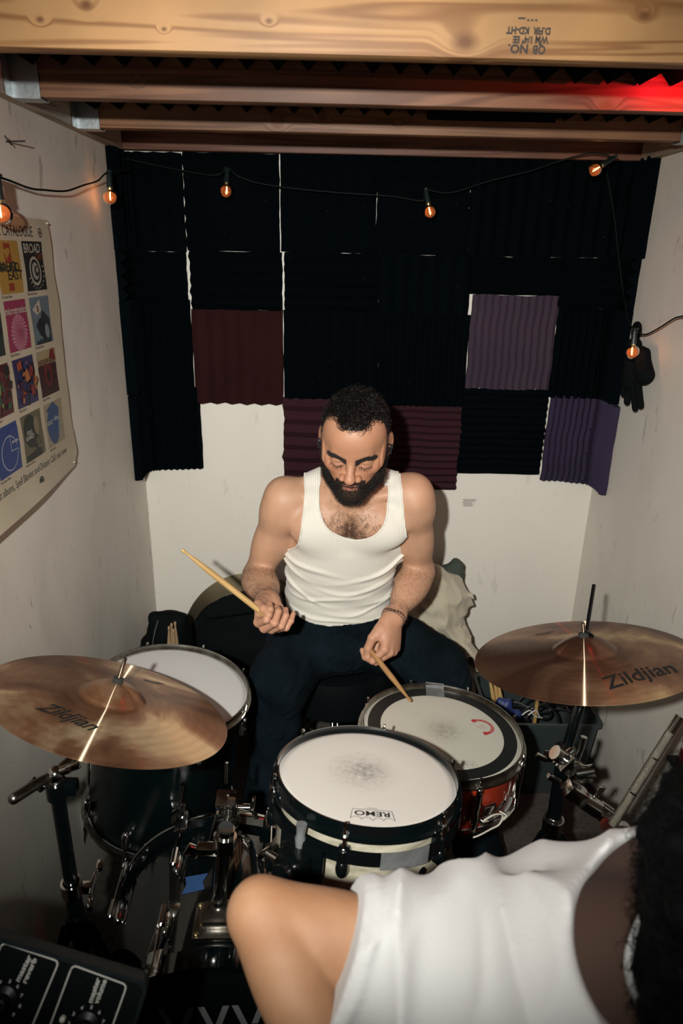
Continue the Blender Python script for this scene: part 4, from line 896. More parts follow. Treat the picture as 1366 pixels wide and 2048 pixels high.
for x0, l_ in ((-0.085, -1), (-0.045, 1), (-0.012, -1), (0.018, 1), (0.05, -1), (0.085, 1)):
    mb.add([V(x0+l_*q[0], q[1]+0.085, bD-0.0112) for q in ((-0.014, 0.0), (-0.002, 0.0), (0.014, 0.052), (0.002, 0.052))], [(0, 1, 2, 3)])
obj(mb, 'printed_logo', wht, bt, local=True, smooth=False)
def bpt(a, r, z): return V(r*math.sin(a), r*math.cos(a), z)   # a = angle from the top, towards local x
def bfr(a): u = bpt(a, 1, 0); w = V(math.cos(a), -math.sin(a), 0); return u, w, np.stack([w, u, V(0, 0, 1)], 1)
for k in range(8):
    a = math.radians(22.5+45*k); u, w, Ru = bfr(a)
    for (zh, zr) in ((0.012, 0.085), (bD-0.012, bD-0.085)):
        s = 1 if zr > zh else -1; mb = MB()
        mb.box(u*(bR+0.007)+V(0, 0, zh+s*0.010), (0.030, 0.010, 0.046), Ru, 0.004); mb.cyl(u*(bR+0.010)+V(0, 0, zh-s*0.006), u*(bR+0.010)+V(0, 0, zr+s*0.055), 0.0032, n=8); mb.cyl(u*(bR+0.010)+V(0, 0, zh-s*0.016), u*(bR+0.010)+V(0, 0, zh-s*0.002), 0.006, n=8)
        mb.box(u*(bR+0.012)+V(0, 0, zh-s*0.016), (0.026, 0.004, 0.007), Ru, 0.001)
        obj(mb, 'claw_hook', chrome, bt, local=True)
    mb = MB()
    for zr in (0.115, bD-0.115):
        if mb.n: obj(mb, 'lug', chrome, bt, local=True); mb = MB()
        mb.sph(u*(Rs+0.006)+V(0, 0, zr), (0.011, 0.013, 0.030), Ru, 14, 8); mb.cyl(u*(bR+0.010)+V(0, 0, zr-0.02), u*(bR+0.010)+V(0, 0, zr+0.02), 0.007, n=10)
    obj(mb, 'lug', chrome, bt, local=True)
# blue tape
mb = MB(); pts = [(-0.022, -0.020), (0.024, -0.018), (0.018, 0.0), (0.027, 0.020), (-0.021, 0.021), (-0.016, 0.002)]
tp = PH(387, 1765, 0.5); A_t = np.linalg.inv(Rb)@(tp-bC0); at = math.atan2(A_t[0], A_t[1]); zt = A_t[2]
mb.add([bpt(at+x/Rs, Rs+0.0012, zt-y) for x, y in pts], [(0, 1, 2, 5), (5, 2, 3, 4)]); obj(mb, 'tape_patch', mat('blue_tape', (0.035, 0.10, 0.26), 0.55), bt, local=True, smooth=False, label='blue masking tape')
# mount plate with post
mpt = np.linalg.inv(Rb)@(PH(437, 1838, 0.505)-bC0); am = math.atan2(mpt[0], mpt[1]); zm = mpt[2]; u, w, Ru = bfr(am)
mb = MB(); mb.box(u*(Rs+0.006)+V(0, 0, zm+0.008), (0.090, 0.012, 0.078), Ru, 0.006); mb.box(u*(Rs+0.020)+V(0, 0, zm+0.004), (0.066, 0.022, 0.052), Ru, 0.008)
o = obj(mb, 'mount_plate', chrome_d, bt, local=True)
mb = MB()
for sx in (-1, 1):
    for sz in (-1, 1): mb.sph(u*(Rs+0.013)+w*sx*0.037+V(0, 0, zm+0.008+sz*0.031), (0.0055, 0.004, 0.0055), Ru, 10, 6)
obj(mb, 'screw', brass, o, local=True)
for (px, py) in ((345, 1830), (560, 1900)):
    q = np.linalg.inv(Rb)@(PH(px, py, 0.47)-bC0); a = math.atan2(q[0], q[1]); u2, w2, R2 = bfr(a)
    mb = MB(); mb.lathe([(0.024, 0), (0.022, 0.003), (0.010, 0.012), (0.0005, 0.014)], 28, u2*Rs+V(0, 0, q[2]), basis(u2, (0, 0, 1)), closed=False); mb.tube([u2*(Rs+0.010)+V(0, 0, q[2]-0.01), u2*(Rs+0.016)+V(0, 0, q[2]+0.02), u2*(Rs+0.012)+w2*(-0.02)+V(0, 0, q[2]+0.10)], [0.006, 0.007, 0.003], 10)
    obj(mb, 'spur_bracket', chrome_d, bt, local=True)
for s in (-1, 1):
    a = s*math.radians(118); u2, w2, R2 = bfr(a); p0 = u2*(Rs+0.004)+V(0, 0, bD*0.75); mb = MB(); mb.box(p0, (0.04, 0.02, 0.05), R2, 0.005); 
    e = V(s*0.33, -(bR+0.010), bD*0.75+0.06); mb.tube([p0, e], 0.006, 10); obj(mb, 'spur', chrome, bt, local=True)

# ---------------------------------------------------------------- tom holder on the bass drum
hb = Rb@(bpt(am, Rs+0.030, zm-0.012))+bC0
hold = thing('tom_holder', 'chrome tom holder post with clamps standing on the bass drum', 'tom holder', hb)
ptop = P(458, 1605, 1.33); pmid = hb+V(0.012, 0.02, 0.125)
mb = MB(); mb.cyl(hb, pmid, 0.0135); mb.sph(hb+V(0, 0, 0.002), 0.0165, None, 16, 8); obj(mb, 'post', chrome, hold)
mb = MB(); d = nrm(pmid-hb); mb.cyl(pmid-d*0.012, pmid+d*0.020, 0.020, 0.022); mb.cyl(pmid+d*0.02, pmid+d*0.034, 0.017); mb.box(pmid+V(-0.030, -0.01, 0.0), (0.040, 0.022, 0.016), None, 0.004); mb.box(pmid+V(-0.058, -0.012, -0.004), (0.026, 0.010, 0.026), _ry(0.5), 0.003); obj(mb, 'clamp', chrome, hold)
p2 = pmid+d*0.034; p3 = P(458, 1640, 1.36)
mb = MB(); mb.cyl(p2, p3, 0.014); mb.sph(p3, 0.022, None, 16, 10); obj(mb, 'upper_post', chrome, hold)
mb = MB(); fw = nrm(V(0.0, -0.35, 1)); Rk = np.stack([V(1, 0, 0), np.cross(fw, V(1, 0, 0)), fw], 1); pc = p3+V(0, 0, 0.022)
mb.box(pc, (0.036, 0.030, 0.070), Rk, 0.006); mb.box(pc+Rk@V(0, 0, 0.045), (0.040, 0.034, 0.020), Rk, 0.005); mb.cyl(pc+Rk@V(0.018, 0, 0.016), pc+Rk@V(0.046, 0, 0.016), 0.0045); mb.cyl(pc+Rk@V(0.030, 0, 0.016), pc+Rk@V(0.042, 0, 0.016), 0.0075)
obj(mb, 'rod_clamp', chrome, hold)
mb = MB(); mb.box(pc+Rk@V(0.050, 0, 0.036), (0.009, 0.008, 0.040), Rk@_ry(0.15), 0.003); mb.box(pc+Rk@V(0.050, 0, -0.006), (0.009, 0.008, 0.040), Rk@_ry(-0.15), 0.003); obj(mb, 'wing_nut', chrome, hold)
tb = tomC-tomN*0.085+nrm(V(-0.76, -0.64, 0))*0.150   # towards the tom bracket
mb = MB(); mb.tube(spline([p3+V(0.015, 0, -0.03), p3+V(0.045, -0.02, -0.045), tb+V(-0.062, -0.03, -0.03), tb+V(-0.042, -0.045, 0.0)], 6), 0.0065, 10); mb.tube(spline([p3+V(0.02, 0.03, -0.09), p3+V(0.055, 0.0, -0.10), p3+V(0.085, -0.02, -0.085), p3+V(0.08, -0.03, -0.06)], 6), 0.005, 10)
mb.lathe([(0.012, -0.003), (0.016, -0.003), (0.016, 0.003), (0.012, 0.003)], 20, p3+V(0.075, -0.035, -0.075), _rx(0.9), closed=True); mb.sph(p3+V(0.10, -0.03, -0.045), 0.008, None, 12, 8); mb.sph(p3+V(0.095, -0.04, -0.08), 0.007, None, 12, 8)
obj(mb, 'holder_arm', chrome, hold)
mb = MB(); mb.tube([p3+V(-0.018, -0.01, 0.03), p3+V(-0.030, -0.02, -0.03), p3+V(-0.026, -0.03, -0.06)], [0.004, 0.009, 0.006], 10); obj(mb, 'key_lever', chrome, hold); mb = MB(); mb.cyl(p3+V(0.0, -0.01, 0.1), p3+V(0.001, 0.0, 0.14), 0.003); obj(mb, 'memory_lock', chrome, hold)

# ---------------------------------------------------------------- cymbals
def cymbal_mat(name, seed, c_dark, c_mid, c_gold, aniso=0.97):
    m = mat(name, c_mid, 0.27, 1.0, aniso=aniso); N, L, b = nodes(m)
    tc = N.new('ShaderNodeTexCoord'); mp = N.new('ShaderNodeMapping'); mp.inputs['Location'].default_value = (seed, seed*2, 0); L.new(tc.outputs['Object'], mp.inputs[0])
    n = N.new('ShaderNodeTexNoise'); n.inputs['Scale'].default_value = 4.2; n.inputs['Detail'].default_value = 7; n.inputs['Distortion'].default_value = 0.7; L.new(mp.outputs[0], n.inputs['Vector'])
    cr = N.new('ShaderNodeValToRGB'); L.new(n.outputs['Fac'], cr.inputs[0]); e = cr.color_ramp.elements
    e[0].position = 0.40; e[0].color = (*c_dark, 1); e[1].position = 0.62; e[1].color = (*c_gold, 1); k = cr.color_ramp.elements.new(0.52); k.color = (*c_mid, 1)
    # lathe grooves
    ln = N.new('ShaderNodeVectorMath'); ln.operation = 'LENGTH'; mz = N.new('ShaderNodeVectorMath'); mz.operation = 'MULTIPLY'; mz.inputs[1].default_value = (1, 1, 0); L.new(tc.outputs['Object'], mz.inputs[0]); L.new(mz.outputs[0], ln.inputs[0])
    hs = []
    for f, a in ((2600, 0.5), (900, 0.35), (330, 0.5)):
        mu = N.new('ShaderNodeMath'); mu.operation = 'MULTIPLY'; L.new(ln.outputs['Value'], mu.inputs[0]); mu.inputs[1].default_value = f
        si = N.new('ShaderNodeMath'); si.operation = 'SINE'; L.new(mu.outputs[0], si.inputs[0]); am_ = N.new('ShaderNodeMath'); am_.operation = 'MULTIPLY'; L.new(si.outputs[0], am_.inputs[0]); am_.inputs[1].default_value = a; hs.append(am_)
    ad = N.new('ShaderNodeMath'); L.new(hs[0].outputs[0], ad.inputs[0]); L.new(hs[1].outputs[0], ad.inputs[1]); ad2 = N.new('ShaderNodeMath'); L.new(ad.outputs[0], ad2.inputs[0]); L.new(hs[2].outputs[0], ad2.inputs[1])
    bp = N.new('ShaderNodeBump'); bp.inputs['Strength'].default_value = 0.22; bp.inputs['Distance'].default_value = 0.0004; L.new(ad2.outputs[0], bp.inputs['Height']); L.new(bp.outputs[0], b.inputs['Normal'])
    r = N.new('ShaderNodeMapRange'); r.inputs[1].default_value = -1; r.inputs[2].default_value = 1; r.inputs[3].default_value = 0.86; r.inputs[4].default_value = 1.08; L.new(ad2.outputs[0], r.inputs[0])
    mm = N.new('ShaderNodeMix'); mm.data_type = 'RGBA'; mm.blend_type = 'MULTIPLY'; mm.inputs[0].default_value = 1; L.new(cr.outputs[0], mm.inputs[6]); L.new(r.outputs[0], mm.inputs[7]); L.new(mm.outputs[2], b.inputs['Base Color'])
    b.inputs['Roughness'].default_value = 0.30; b.inputs['Metallic'].default_value = 0.74; b.inputs['Anisotropic'].default_value = 0.6; b.inputs['Anisotropic Rotation'].default_value = 0.25
    # very fine lathe grooves scatter light along the radius
    gl_ = N.new('ShaderNodeBsdfAnisotropic'); gl_.inputs['Roughness'].default_value = 0.30; gl_.inputs['Anisotropy'].default_value = 0.9; gl_.inputs['Color'].default_value = (0.95, 0.72, 0.48, 1)
    tg = [n for n in N if n.type == 'TANGENT'][0]; L.new(tg.outputs[0], gl_.inputs['Tangent'])
    mx_ = N.new('ShaderNodeMixShader'); mx_.inputs[0].default_value = 0.07; out_ = [n for n in N if n.type == 'OUTPUT_MATERIAL'][0]
    L.new(b.outputs[0], mx_.inputs[1]); L.new(gl_.outputs[0], mx_.inputs[2]); L.new(mx_.outputs[0], out_.inputs[0])
    return m
def cym_z(r, R, hb=0.026, rb=0.062, rise=0.020):
    z = rise*(1-(r/R)**1.6)
    if r < rb: z += hb*(1-(r/rb)**2)**0.85
    return z
def cymbal(name, label, c, n, R, m, logo_at, xref, hb=0.026):
    Rm = basis(n, xref); t = thing(name, label, 'cymbal', c, Rm)
    rs = list(np.linspace(0.006, 0.075, 26))+list(np.linspace(0.08, R, 30)); top = [(r, cym_z(r, R, hb)) for r in rs]
    obj(MB().lathe(top+[(r, z-0.0012) for r, z in top[::-1]], 160, closed=True), 'plate', m, t, local=True, angle=60)
    for txt_, q0, q1, size, shear, mm_, nm_, lb_ in logo_at:
        def loc(q):
            r = ray(*q); cc = np.asarray(c)+Rm[:, 2]*0.012; s_ = np.dot(cc-CP, Rm[:, 2])/np.dot(r, Rm[:, 2]); return (Rm.T@(CP+r*s_-c))[:2]
        A, B = loc(q0), loc(q1); d = nrm(B-A); up = V(-d[1], d[0]); w = np.linalg.norm(B-A)
        if isinstance(txt_, str): vs, fs = text_mesh(txt_, size, shear=shear, offset=0.0007); vs = vs[:, :2]
        else: vs = np.array(txt_); fs = [list(range(len(vs)))]
        sx = w/(vs[:, 0].max()-vs[:, 0].min()); mb = MB()
        def fn(x, y):
            x = x*sx; p = (A+B)/2+d*x+up*(y+0.35*x*x/w*0-0.25*(x/w)**2*0.02); return V(p[0], p[1], cym_z(min(np.hypot(*p), R), R, hb)+0.0007)
        mb.add([fn(v[0], v[1]) for v in vs], fs); obj(mb, nm_, mm_, t, local=True, smooth=False, label=lb_)
    return t, Rm
ink_c = mat('cymbal_ink', (0.006, 0.007, 0.008), 0.6)
lcN = nrm(V(0.319, 0.298, 1)); lcC = V(-0.421, 1.099, 0.887)
cm1 = cymbal_mat('bronze_brown', 3.1, (0.13, 0.050, 0.026), (0.36, 0.18, 0.095), (0.85, 0.63, 0.38))
cm2 = cymbal_mat('bronze_gold', 7.7, (0.12, 0.052, 0.032), (0.34, 0.18, 0.10), (0.85, 0.64, 0.36))
smear = [(-0.02, 0.002), (-0.012, 0.006), (0.0, 0.003), (0.006, 0.008), (0.02, 0.005), (0.012, -0.001), (0.004, -0.007), (-0.006, -0.006), (-0.016, -0.004)]
LB = 'black script logo'
LOGO1 = [('Zildjian', (78, 1408), (192, 1456), 0.046, 0.5, ink_c, 'printed_logo', LB), (smear, (285, 1358), (332, 1366), 0, 0, mat('old_ink', (0.09, 0.07, 0.05), 0.5), 'worn_mark', 'faded dark mark')]
LOGO2 = [('Zildjian', (1203, 1368), (1346, 1330), 0.058, 0.35, ink_c, 'printed_logo', LB), (smear, (1068, 1268), (1112, 1262), 0, 0, MATS['old_ink'], 'worn_mark', 'faded dark mark')]
lt, lR = cymbal('crash_cymbal', 'left cymbal, tilted brown crash with a dark script logo', lcC, lcN, 0.229, cm1, LOGO1, V(1, 0, 0))
rcN = nrm(V(-0.137, 0.204, 1)); rcC = V(0.532, 1.256, 0.911)
rt, rR = cymbal('ride_cymbal', 'right cymbal, golden brown disc with a dark script logo, seen nearly edge on', rcC, rcN, 0.229, cm2, LOGO2, V(1, 0, 0))
def stack(root, c, n, top, hb=0.046, wing=True):
    """felt, sleeve and threaded post through the bell"""
    mb = MB(); mb.cyl(c-n*0.05, c+n*top, 0.0042, n=12); obj(mb, 'threaded_rod', chrome, root)
    mb = MB(); mb.cyl(c+n*(hb-0.002), c+n*(hb+0.008), 0.0105, 0.0095, 20); obj(mb, 'felt_washer', mat('dark_felt', (0.02, 0.02, 0.018), 0.95), root)
    mb = MB(); mb.cyl(c-n*0.004, c+n*(hb-0.004), 0.006); mb.cyl(c-n*0.012, c+n*(-0.001), 0.014); obj(mb, 'sleeve', blackpl, root)
# left stand
lp = V(-0.477, 0.955); ls = thing('cymbal_stand', 'black cymbal stand by the left wall carrying the tilted crash cymbal', 'stand', (lp[0], lp[1], 0))
obj(MB().cyl(V(*lp, 0.09), V(*lp, 0.60), 0.0150), 'lower_tube', blackmetal, ls)
obj(MB().cyl(V(*lp, 0.58), V(*lp, 0.818), 0.0125), 'upper_tube', blackmetal, ls)
mb = MB(); mb.cyl(V(*lp, 0.572), V(*lp, 0.600), 0.0195); mb.box(V(lp[0]+0.026, lp[1], 0.586), (0.030, 0.016, 0.020), None, 0.004); mb.cyl(V(lp[0]+0.038, lp[1]-0.014, 0.586), V(lp[0]+0.038, lp[1]+0.02, 0.60), 0.0045); mb.box(V(lp[0]+0.042, lp[1]-0.026, 0.578), (0.010, 0.026, 0.012), _rz(.3), 0.003); mb.box(V(lp[0]+0.045, lp[1]+0.026, 0.612), (0.012, 0.022, 0.010), _rz(.3), 0.003); obj(mb, 'height_clamp', chrome, ls)
tripod_legs(ls, lp[0], lp[1], 0.50, 0.16, 0.19, math.radians(-15), rleg=.008)
mb = MB(); mb.cyl(V(*lp, 0.47), V(*lp, 0.520), 0.020); obj(mb, 'leg_collar', blackpl, ls)
mb = MB(); mb.cyl(V(*lp, 0.800), V(*lp, 0.832), 0.0180); mb.box(V(lp[0]+0.018, lp[1]+0.004, 0.818), (0.034, 0.024, 0.024), None, 0.004); obj(mb, 'top_clamp', blackmetal, ls)
ltop = V(lp[0]+0.002, lp[1], 0.848); mb = MB(); mb.cyl(V(*lp, 0.832), ltop, 0.010); mb.sph(ltop, 0.0155, None, 16, 10); mb.cyl(ltop+V(-0.015, -0.004, -0.002), ltop+V(0.024, 0.004, 0.010), 0.0085); mb.cyl(V(*lp, 0.830), V(*lp, 0.836), 0.014)
mb.tube([ltop, ltop+V(0.018, 0.03, 0.008), lcC-lcN*0.055], [0.011, 0.009, 0.008], 12); mb.sph(lcC-lcN*0.055, 0.011, None, 12, 8); obj(mb, 'tilter', chrome, ls)
mb = MB(); e0 = P(120, 1525, 1.20); e1 = P(28, 1597, 1.12); mb.tube([ltop+V(-0.006, -0.004, 0.0), (ltop+e1)/2+V(0, 0, 0.002), e1], [0.008, 0.0095, 0.0095], 12); mb.sph(e1, 0.0095, None, 12, 8); obj(mb, 'boom_end', chrome_d, ls)
mb = MB(); mb.box(ltop+V(-0.028, -0.012, -0.012), (0.030, 0.008, 0.016), _ry(0.8), 0.003); mb.box(ltop+V(0.032, 0.0, 0.016), (0.026, 0.008, 0.012), _ry(-0.4), 0.003); obj(mb, 'wing_nut', chrome, ls)
stack(ls, lcC, lcN, 0.095)
# right stand
rp = V(0.525, 1.262); rs_ = thing('cymbal_stand', 'chrome and black cymbal stand on the right with several clamps and a slanting boom rod', 'stand', (rp[0], rp[1], 0))
obj(MB().cyl(V(*rp, 0.09), V(*rp, 0.66), 0.0165), 'lower_tube', blackmetal, rs_)
rtop = rcC-rcN*0.055
obj(MB().cyl(V(*rp, 0.64), rtop, 0.0115), 'upper_tube', blackmetal, rs_)
mb = MB(); mb.cyl(V(*rp, 0.640), V(*rp, 0.672), 0.022); mb.box(V(rp[0]-0.03, rp[1]-0.01, 0.655), (0.036, 0.018, 0.020), None, 0.004); mb.box(V(rp[0]-0.058, rp[1]-0.02, 0.660), (0.028, 0.010, 0.012), _ry(0.5), 0.003); mb.cyl(V(rp[0]+0.01, rp[1]-0.02, 0.68), V(rp[0]-0.03, rp[1]-0.035, 0.65), 0.012); obj(mb, 'height_clamp', chrome, rs_)
mb = MB(); c0 = P(1135, 1520, 1.46); mb.cyl(c0+V(-0.03, 0, 0.02), c0+V(0.035, 0, -0.03), 0.016); mb.box(c0+V(0.0, -0.018, 0.0), (0.030, 0.02, 0.040), _ry(0.6), 0.005); mb.cyl(c0+V(0.01, -0.03, -0.01), c0+V(0.045, -0.032, 0.0), 0.014); mb.box(c0+V(0.028, -0.02, -0.028), (0.022, 0.010, 0.026), _ry(0.4), 0.003); mb.tube([c0+V(0.012, -0.01, 0.01), c0+V(0.018, -0.014, 0.04), c0+V(0.022, -0.01, 0.068)], [0.009, 0.006, 0.007], 10); obj(mb, 'multi_clamp', chrome, rs_)
mb = MB(); c1 = P(1150, 1585, 1.44); mb.box(c1, (0.050, 0.034, 0.032), _ry(0.6), 0.006); mb.box(c1+V(-0.048, 0, 0.034), (0.034, 0.012, 0.012), _ry(0.55), 0.003); mb.cyl(c1+V(0.018, -0.006, -0.014), c1+V(0.05, -0.012, -0.034), 0.0185); mb.cyl(c1+V(0.05, -0.012, -0.034), c1+V(0.078, -0.018, -0.052), 0.0155, 0.014); mb.box(c1+V(0.048, -0.006, 0.008), (0.020, 0.004, 0.028), _ry(0.4)@_rz(0.4), 0.001)
for k in range(6): a = k*1.047; mb.cyl(c1+V(0.052, -0.012, -0.034)+V(0.007*math.sin(a)*0.6, 0.016*math.cos(a), 0.016*math.sin(a)), c1+V(0.078, -0.018, -0.05)+V(0.007*math.sin(a)*0.6, 0.015*math.cos(a), 0.015*math.sin(a)), 0.0045, n=8)
obj(mb, 'ratchet_tilter', chrome, rs_)
c2 = P(1228, 1652, 1.37); mb = MB(); mb.cyl(c1+V(0.072, -0.018, -0.05), c2+V(0.02, -0.01, -0.018), 0.0125); mb.box(c1+V(0.078, -0.03, -0.078), (0.034, 0.010, 0.010), _ry(0.2), 0.003); mb.cyl(c2+V(-.02, -.01, .006), c2+V(0.022, 0.0, -0.012), 0.018); obj(mb, 'boom_arm', chrome, rs_)
b0_ = P(1225, 1650, 1.345); b1_ = P(1361, 1432, 1.30); mb = MB(); L_ = np.linalg.norm(b1_-b0_)
mb.tube([b0_, b0_+(b1_-b0_)*0.86], 0.0088, 16); o = obj(mb, 'boom_rod', mat('knurled_steel', (0.33, 0.30, 0.24), 0.38, 1.0, bump=1.0, bscale=700), rs_)
mb = MB(); mb.tube([b0_+(b1_-b0_)*0.86, b1_], 0.0088, 16); 
for q in (0.30, 0.62): m2 = MB(); m2.cyl(b0_+(b1_-b0_)*q, b0_+(b1_-b0_)*(q+0.015), 0.0092); obj(m2, 'rod_collar', chrome, rs_)
obj(mb, 'rod_tip', chrome, rs_)
mb = MB(); mb.cyl(V(*rp, 0.43), V(*rp, 0.468), 0.024); mb.sph(V(*rp, 0.47), (0.020, 0.020, 0.012), None, 16, 8); obj(mb, 'leg_collar', chrome, rs_)
tripod_legs(rs_, rp[0], rp[1], 0.43, 0.16, 0.26, math.radians(200), rleg=.009)
stack(rs_, rcC, rcN, 0.075)
mb = MB(); q0 = rcC+rcN*0.046+V(0.006, 0.004, 0); q1 = P(1188, 1170, 1.52); mb.tube([q0, q1], 0.0042, 10); mb.cyl(q0-V(0, 0, 0.0), q0+nrm(q1-q0)*0.006, 0.016, 0.012); obj(mb, 'top_rod', blackmetal, rs_)

# ---------------------------------------------------------------- the drummer
hC = P(710, 884, 1.665)
Rh = np.stack([V(-1, 0, 0), V(0, -1, 0), V(0, 0, 1)], 1)      # local x = picture left, y = out of the face, z = up
Rh = _rz(math.radians(-7)) @ Rh @ _rx(math.radians(-19)) @ _ry(math.radians(-2.5))
def hw(p): return Rh@(np.asarray(p, float)*1.04)+hC
SLd, SRd = V(-0.131, 1.745, 1.078), V(0.196, 1.715, 1.104)
ELd, ERd = P(516, 1150, 2.0), P(838, 1140, 2.0)
WLd, WRd = P(537, 1207, 1.76), P(785, 1238, 1.83)
NB = V(0.036, 1.735, 1.115)
torso = [loft([(.50, .010, 1.905, .165, .125), (.60, .012, 1.875, .168, .128), (.66, .013, 1.855, .163, .122), (.75, .014, 1.838, .150, .108), (.85, .018, 1.812, .147, .106), (.94, .025, 1.79, .153, .108), (1.02, .031, 1.768, .148, .098), (1.07, .033, 1.752, .128, .078), (1.11, .035, 1.742, .09, .06), (1.14, .036, 1.735, .06, .05)], k=.02, e=2.25),
    ell((-.045, 1.705, 1.015), (.078, .036, .058), _rz(.12), .035), ell((.112, 1.69, 1.025), (.078, .036, .058), _rz(-.12), .035),
    ell((-.10, 1.82, .99), (.06, .055, .10), None, .04), ell((.165, 1.80, 1.0), (.06, .055, .10), None, .04),
    cap(NB+V(-.035, .015, .03), SLd+V(.03, .01, .022), .034, .030, .035), cap(NB+V(.035, .015, .03), SRd+V(-.03, .01, .022), .034, .030, .035),
    cap(NB+V(-.012, -.052, -.020), SLd+V(.02, -.02, .020), .009, .010, .022), cap(NB+V(.012, -.052, -.020), SRd+V(-.02, -.02, .020), .009, .010, .022),
    ell(SLd+V(-.012, .002, -.010), (.052, .058, .068), None, .03), ell(SRd+V(.010, .002, -.010), (.052, .058, .068), None, .03),
    ell(NB+V(0, -.075, -.085), (.006, .02, .05), None, .02, 's')]
neck = [cap(NB+V(0, .012, -.03), hw((0, -.040, -.035)), .062, .056, .03),
    cap(hw((.030, -.005, -.055)), NB+V(-.020, -.050, -.012), .012, .010, .018), cap(hw((-.030, -.005, -.055)), NB+V(.020, -.050, -.012), .012, .010, .018)]
def arm(S_, E_, W_, side, hs=1):
    d = nrm(E_-S_); f = nrm(W_-E_); fr = nrm(V(side*0.2, -1, 0.1)-d*np.dot(V(side*0.2, -1, 0.1), d)); out = nrm(V(side, 0, 0)-f*f[0]*side)
    up = [cap(S_, E_, .050, .040, .03), ell(S_*.48+E_*.52+fr*.013, (.039, .042, .082), basis(d, fr), .025), ell(S_*.50+E_*.50-fr*.014, (.040, .040, .09), basis(d, fr), .025), ell(S_*.82+E_*.18+V(side*.008, -.004, 0), (.046, .046, .05), basis(d, fr), .03)]
    lo = [cap(E_, W_, .040, .0255, .015), ell(E_*.70+W_*.30+out*.008, (.043, .038, .085), basis(f, out), .03), ell(E_*.60+W_*.40-out*.010+V(0, 0, -.004), (.034, .036, .08), basis(f, out), .025), ell(W_*.94+E_*.06, (.030, .022, .03), basis(f, out), .02)]
    return up, lo
upL, loL = arm(SLd, ELd, WLd, -1); upR, loR = arm(SRd, ERd, WRd, 1)

def face():
    X = 1
    p = [ell((0, -.018, .032), (.073, .093, .075), None, .02), ell((0, .030, .045), (.060, .050, .052), None, .04),
        ell((0, .022, -.030), (.060, .056, .066), None, .035), ell((0, .045, -.062), (.040, .036, .040), None, .03)]
    for s in (-1, 1):
        p += [cap((s*.058, -.006, -.040), (s*.047, .015, -.072), .014, .015, .03), cap((s*.047, .015, -.072), (s*.014, .068, -.098), .015, .014, .03),
              ell((s*.043, .050, -.024), (.020, .020, .014), None, .022), ell((s*.064, .02, -.004), (.006, .03, .02), None, .02)]
    p += [cap((-.034, .070, .016), (-.008, .077, .013), .0085, .0075, .014), cap((.034, .070, .016), (.008, .077, .013), .0085, .0075, .014), ell((0, .066, .040), (.034, .016, .024), None, .03)]
    for s in (-1, 1):
        p += [ell((s*.0315, .090, -.0035), (.0165, .014, .0105), None, .012, 's'), ell((s*.0315, .0655, -.0025), (.0155, .0140, .0110), None, .006),
              cap((s*.018, .0745, -.010), (s*.0315, .0805, -.0125), .0018, .0022, .002), cap((s*.0315, .0805, -.0125), (s*.045, .0715, -.0095), .0022, .0016, .002)]
    p += [cap((0, .078, .006), (0, .099, -.028), .0078, .0098, .012), ell((0, .1045, -.0350), (.0120, .0110, .0095), None, .010)]
    for s in (-1, 1):
        p += [ell((s*.0168, .0910, -.0385), (.0092, .0105, .0078), None, .006), ell((s*.0085, .0975, -.0462), (.0040, .0055, .0030), None, .003, 's')]
    p += [ell((0, .070, -.060), (.026, .016, .022), None, .018),
          cap((-.017, .0810, -.0625), (0, .0868, -.0600), .0032, .0046, .004), cap((.017, .0810, -.0625), (0, .0868, -.0600), .0032, .0046, .004),
          cap((-.015, .0800, -.0665), (0, .0855, -.0690), .0034, .0054, .004), cap((.015, .0800, -.0665), (0, .0855, -.0690), .0034, .0054, .004),
          cap((-.017, .0865, -.0646), (.017, .0865, -.0646), .0006, .0006, .002, 's'),
          ell((0, .070, -.096), (.022, .018, .017), None, .02)]
    for s in (-1, 1):   # ears
        Re = _rz(s*0.35)@_rx(-0.12)
        p += [ell((s*.0800, -.012, .000), (.0065, .0175, .0300), Re, .008), ell((s*.0745, -.006, -.022), (.0060, .0110, .0120), Re, .008),
              ell((s*.0870, -.007, .004), (.0045, .0085, .0170), Re, .004, 's'), ell((s*.0765, .003, -.004), (.004, .004, .007), None, .005)]
    return p
headp = xf(face(), Rh@np.diag([1.0, 1, 1]), hC, 1.04)
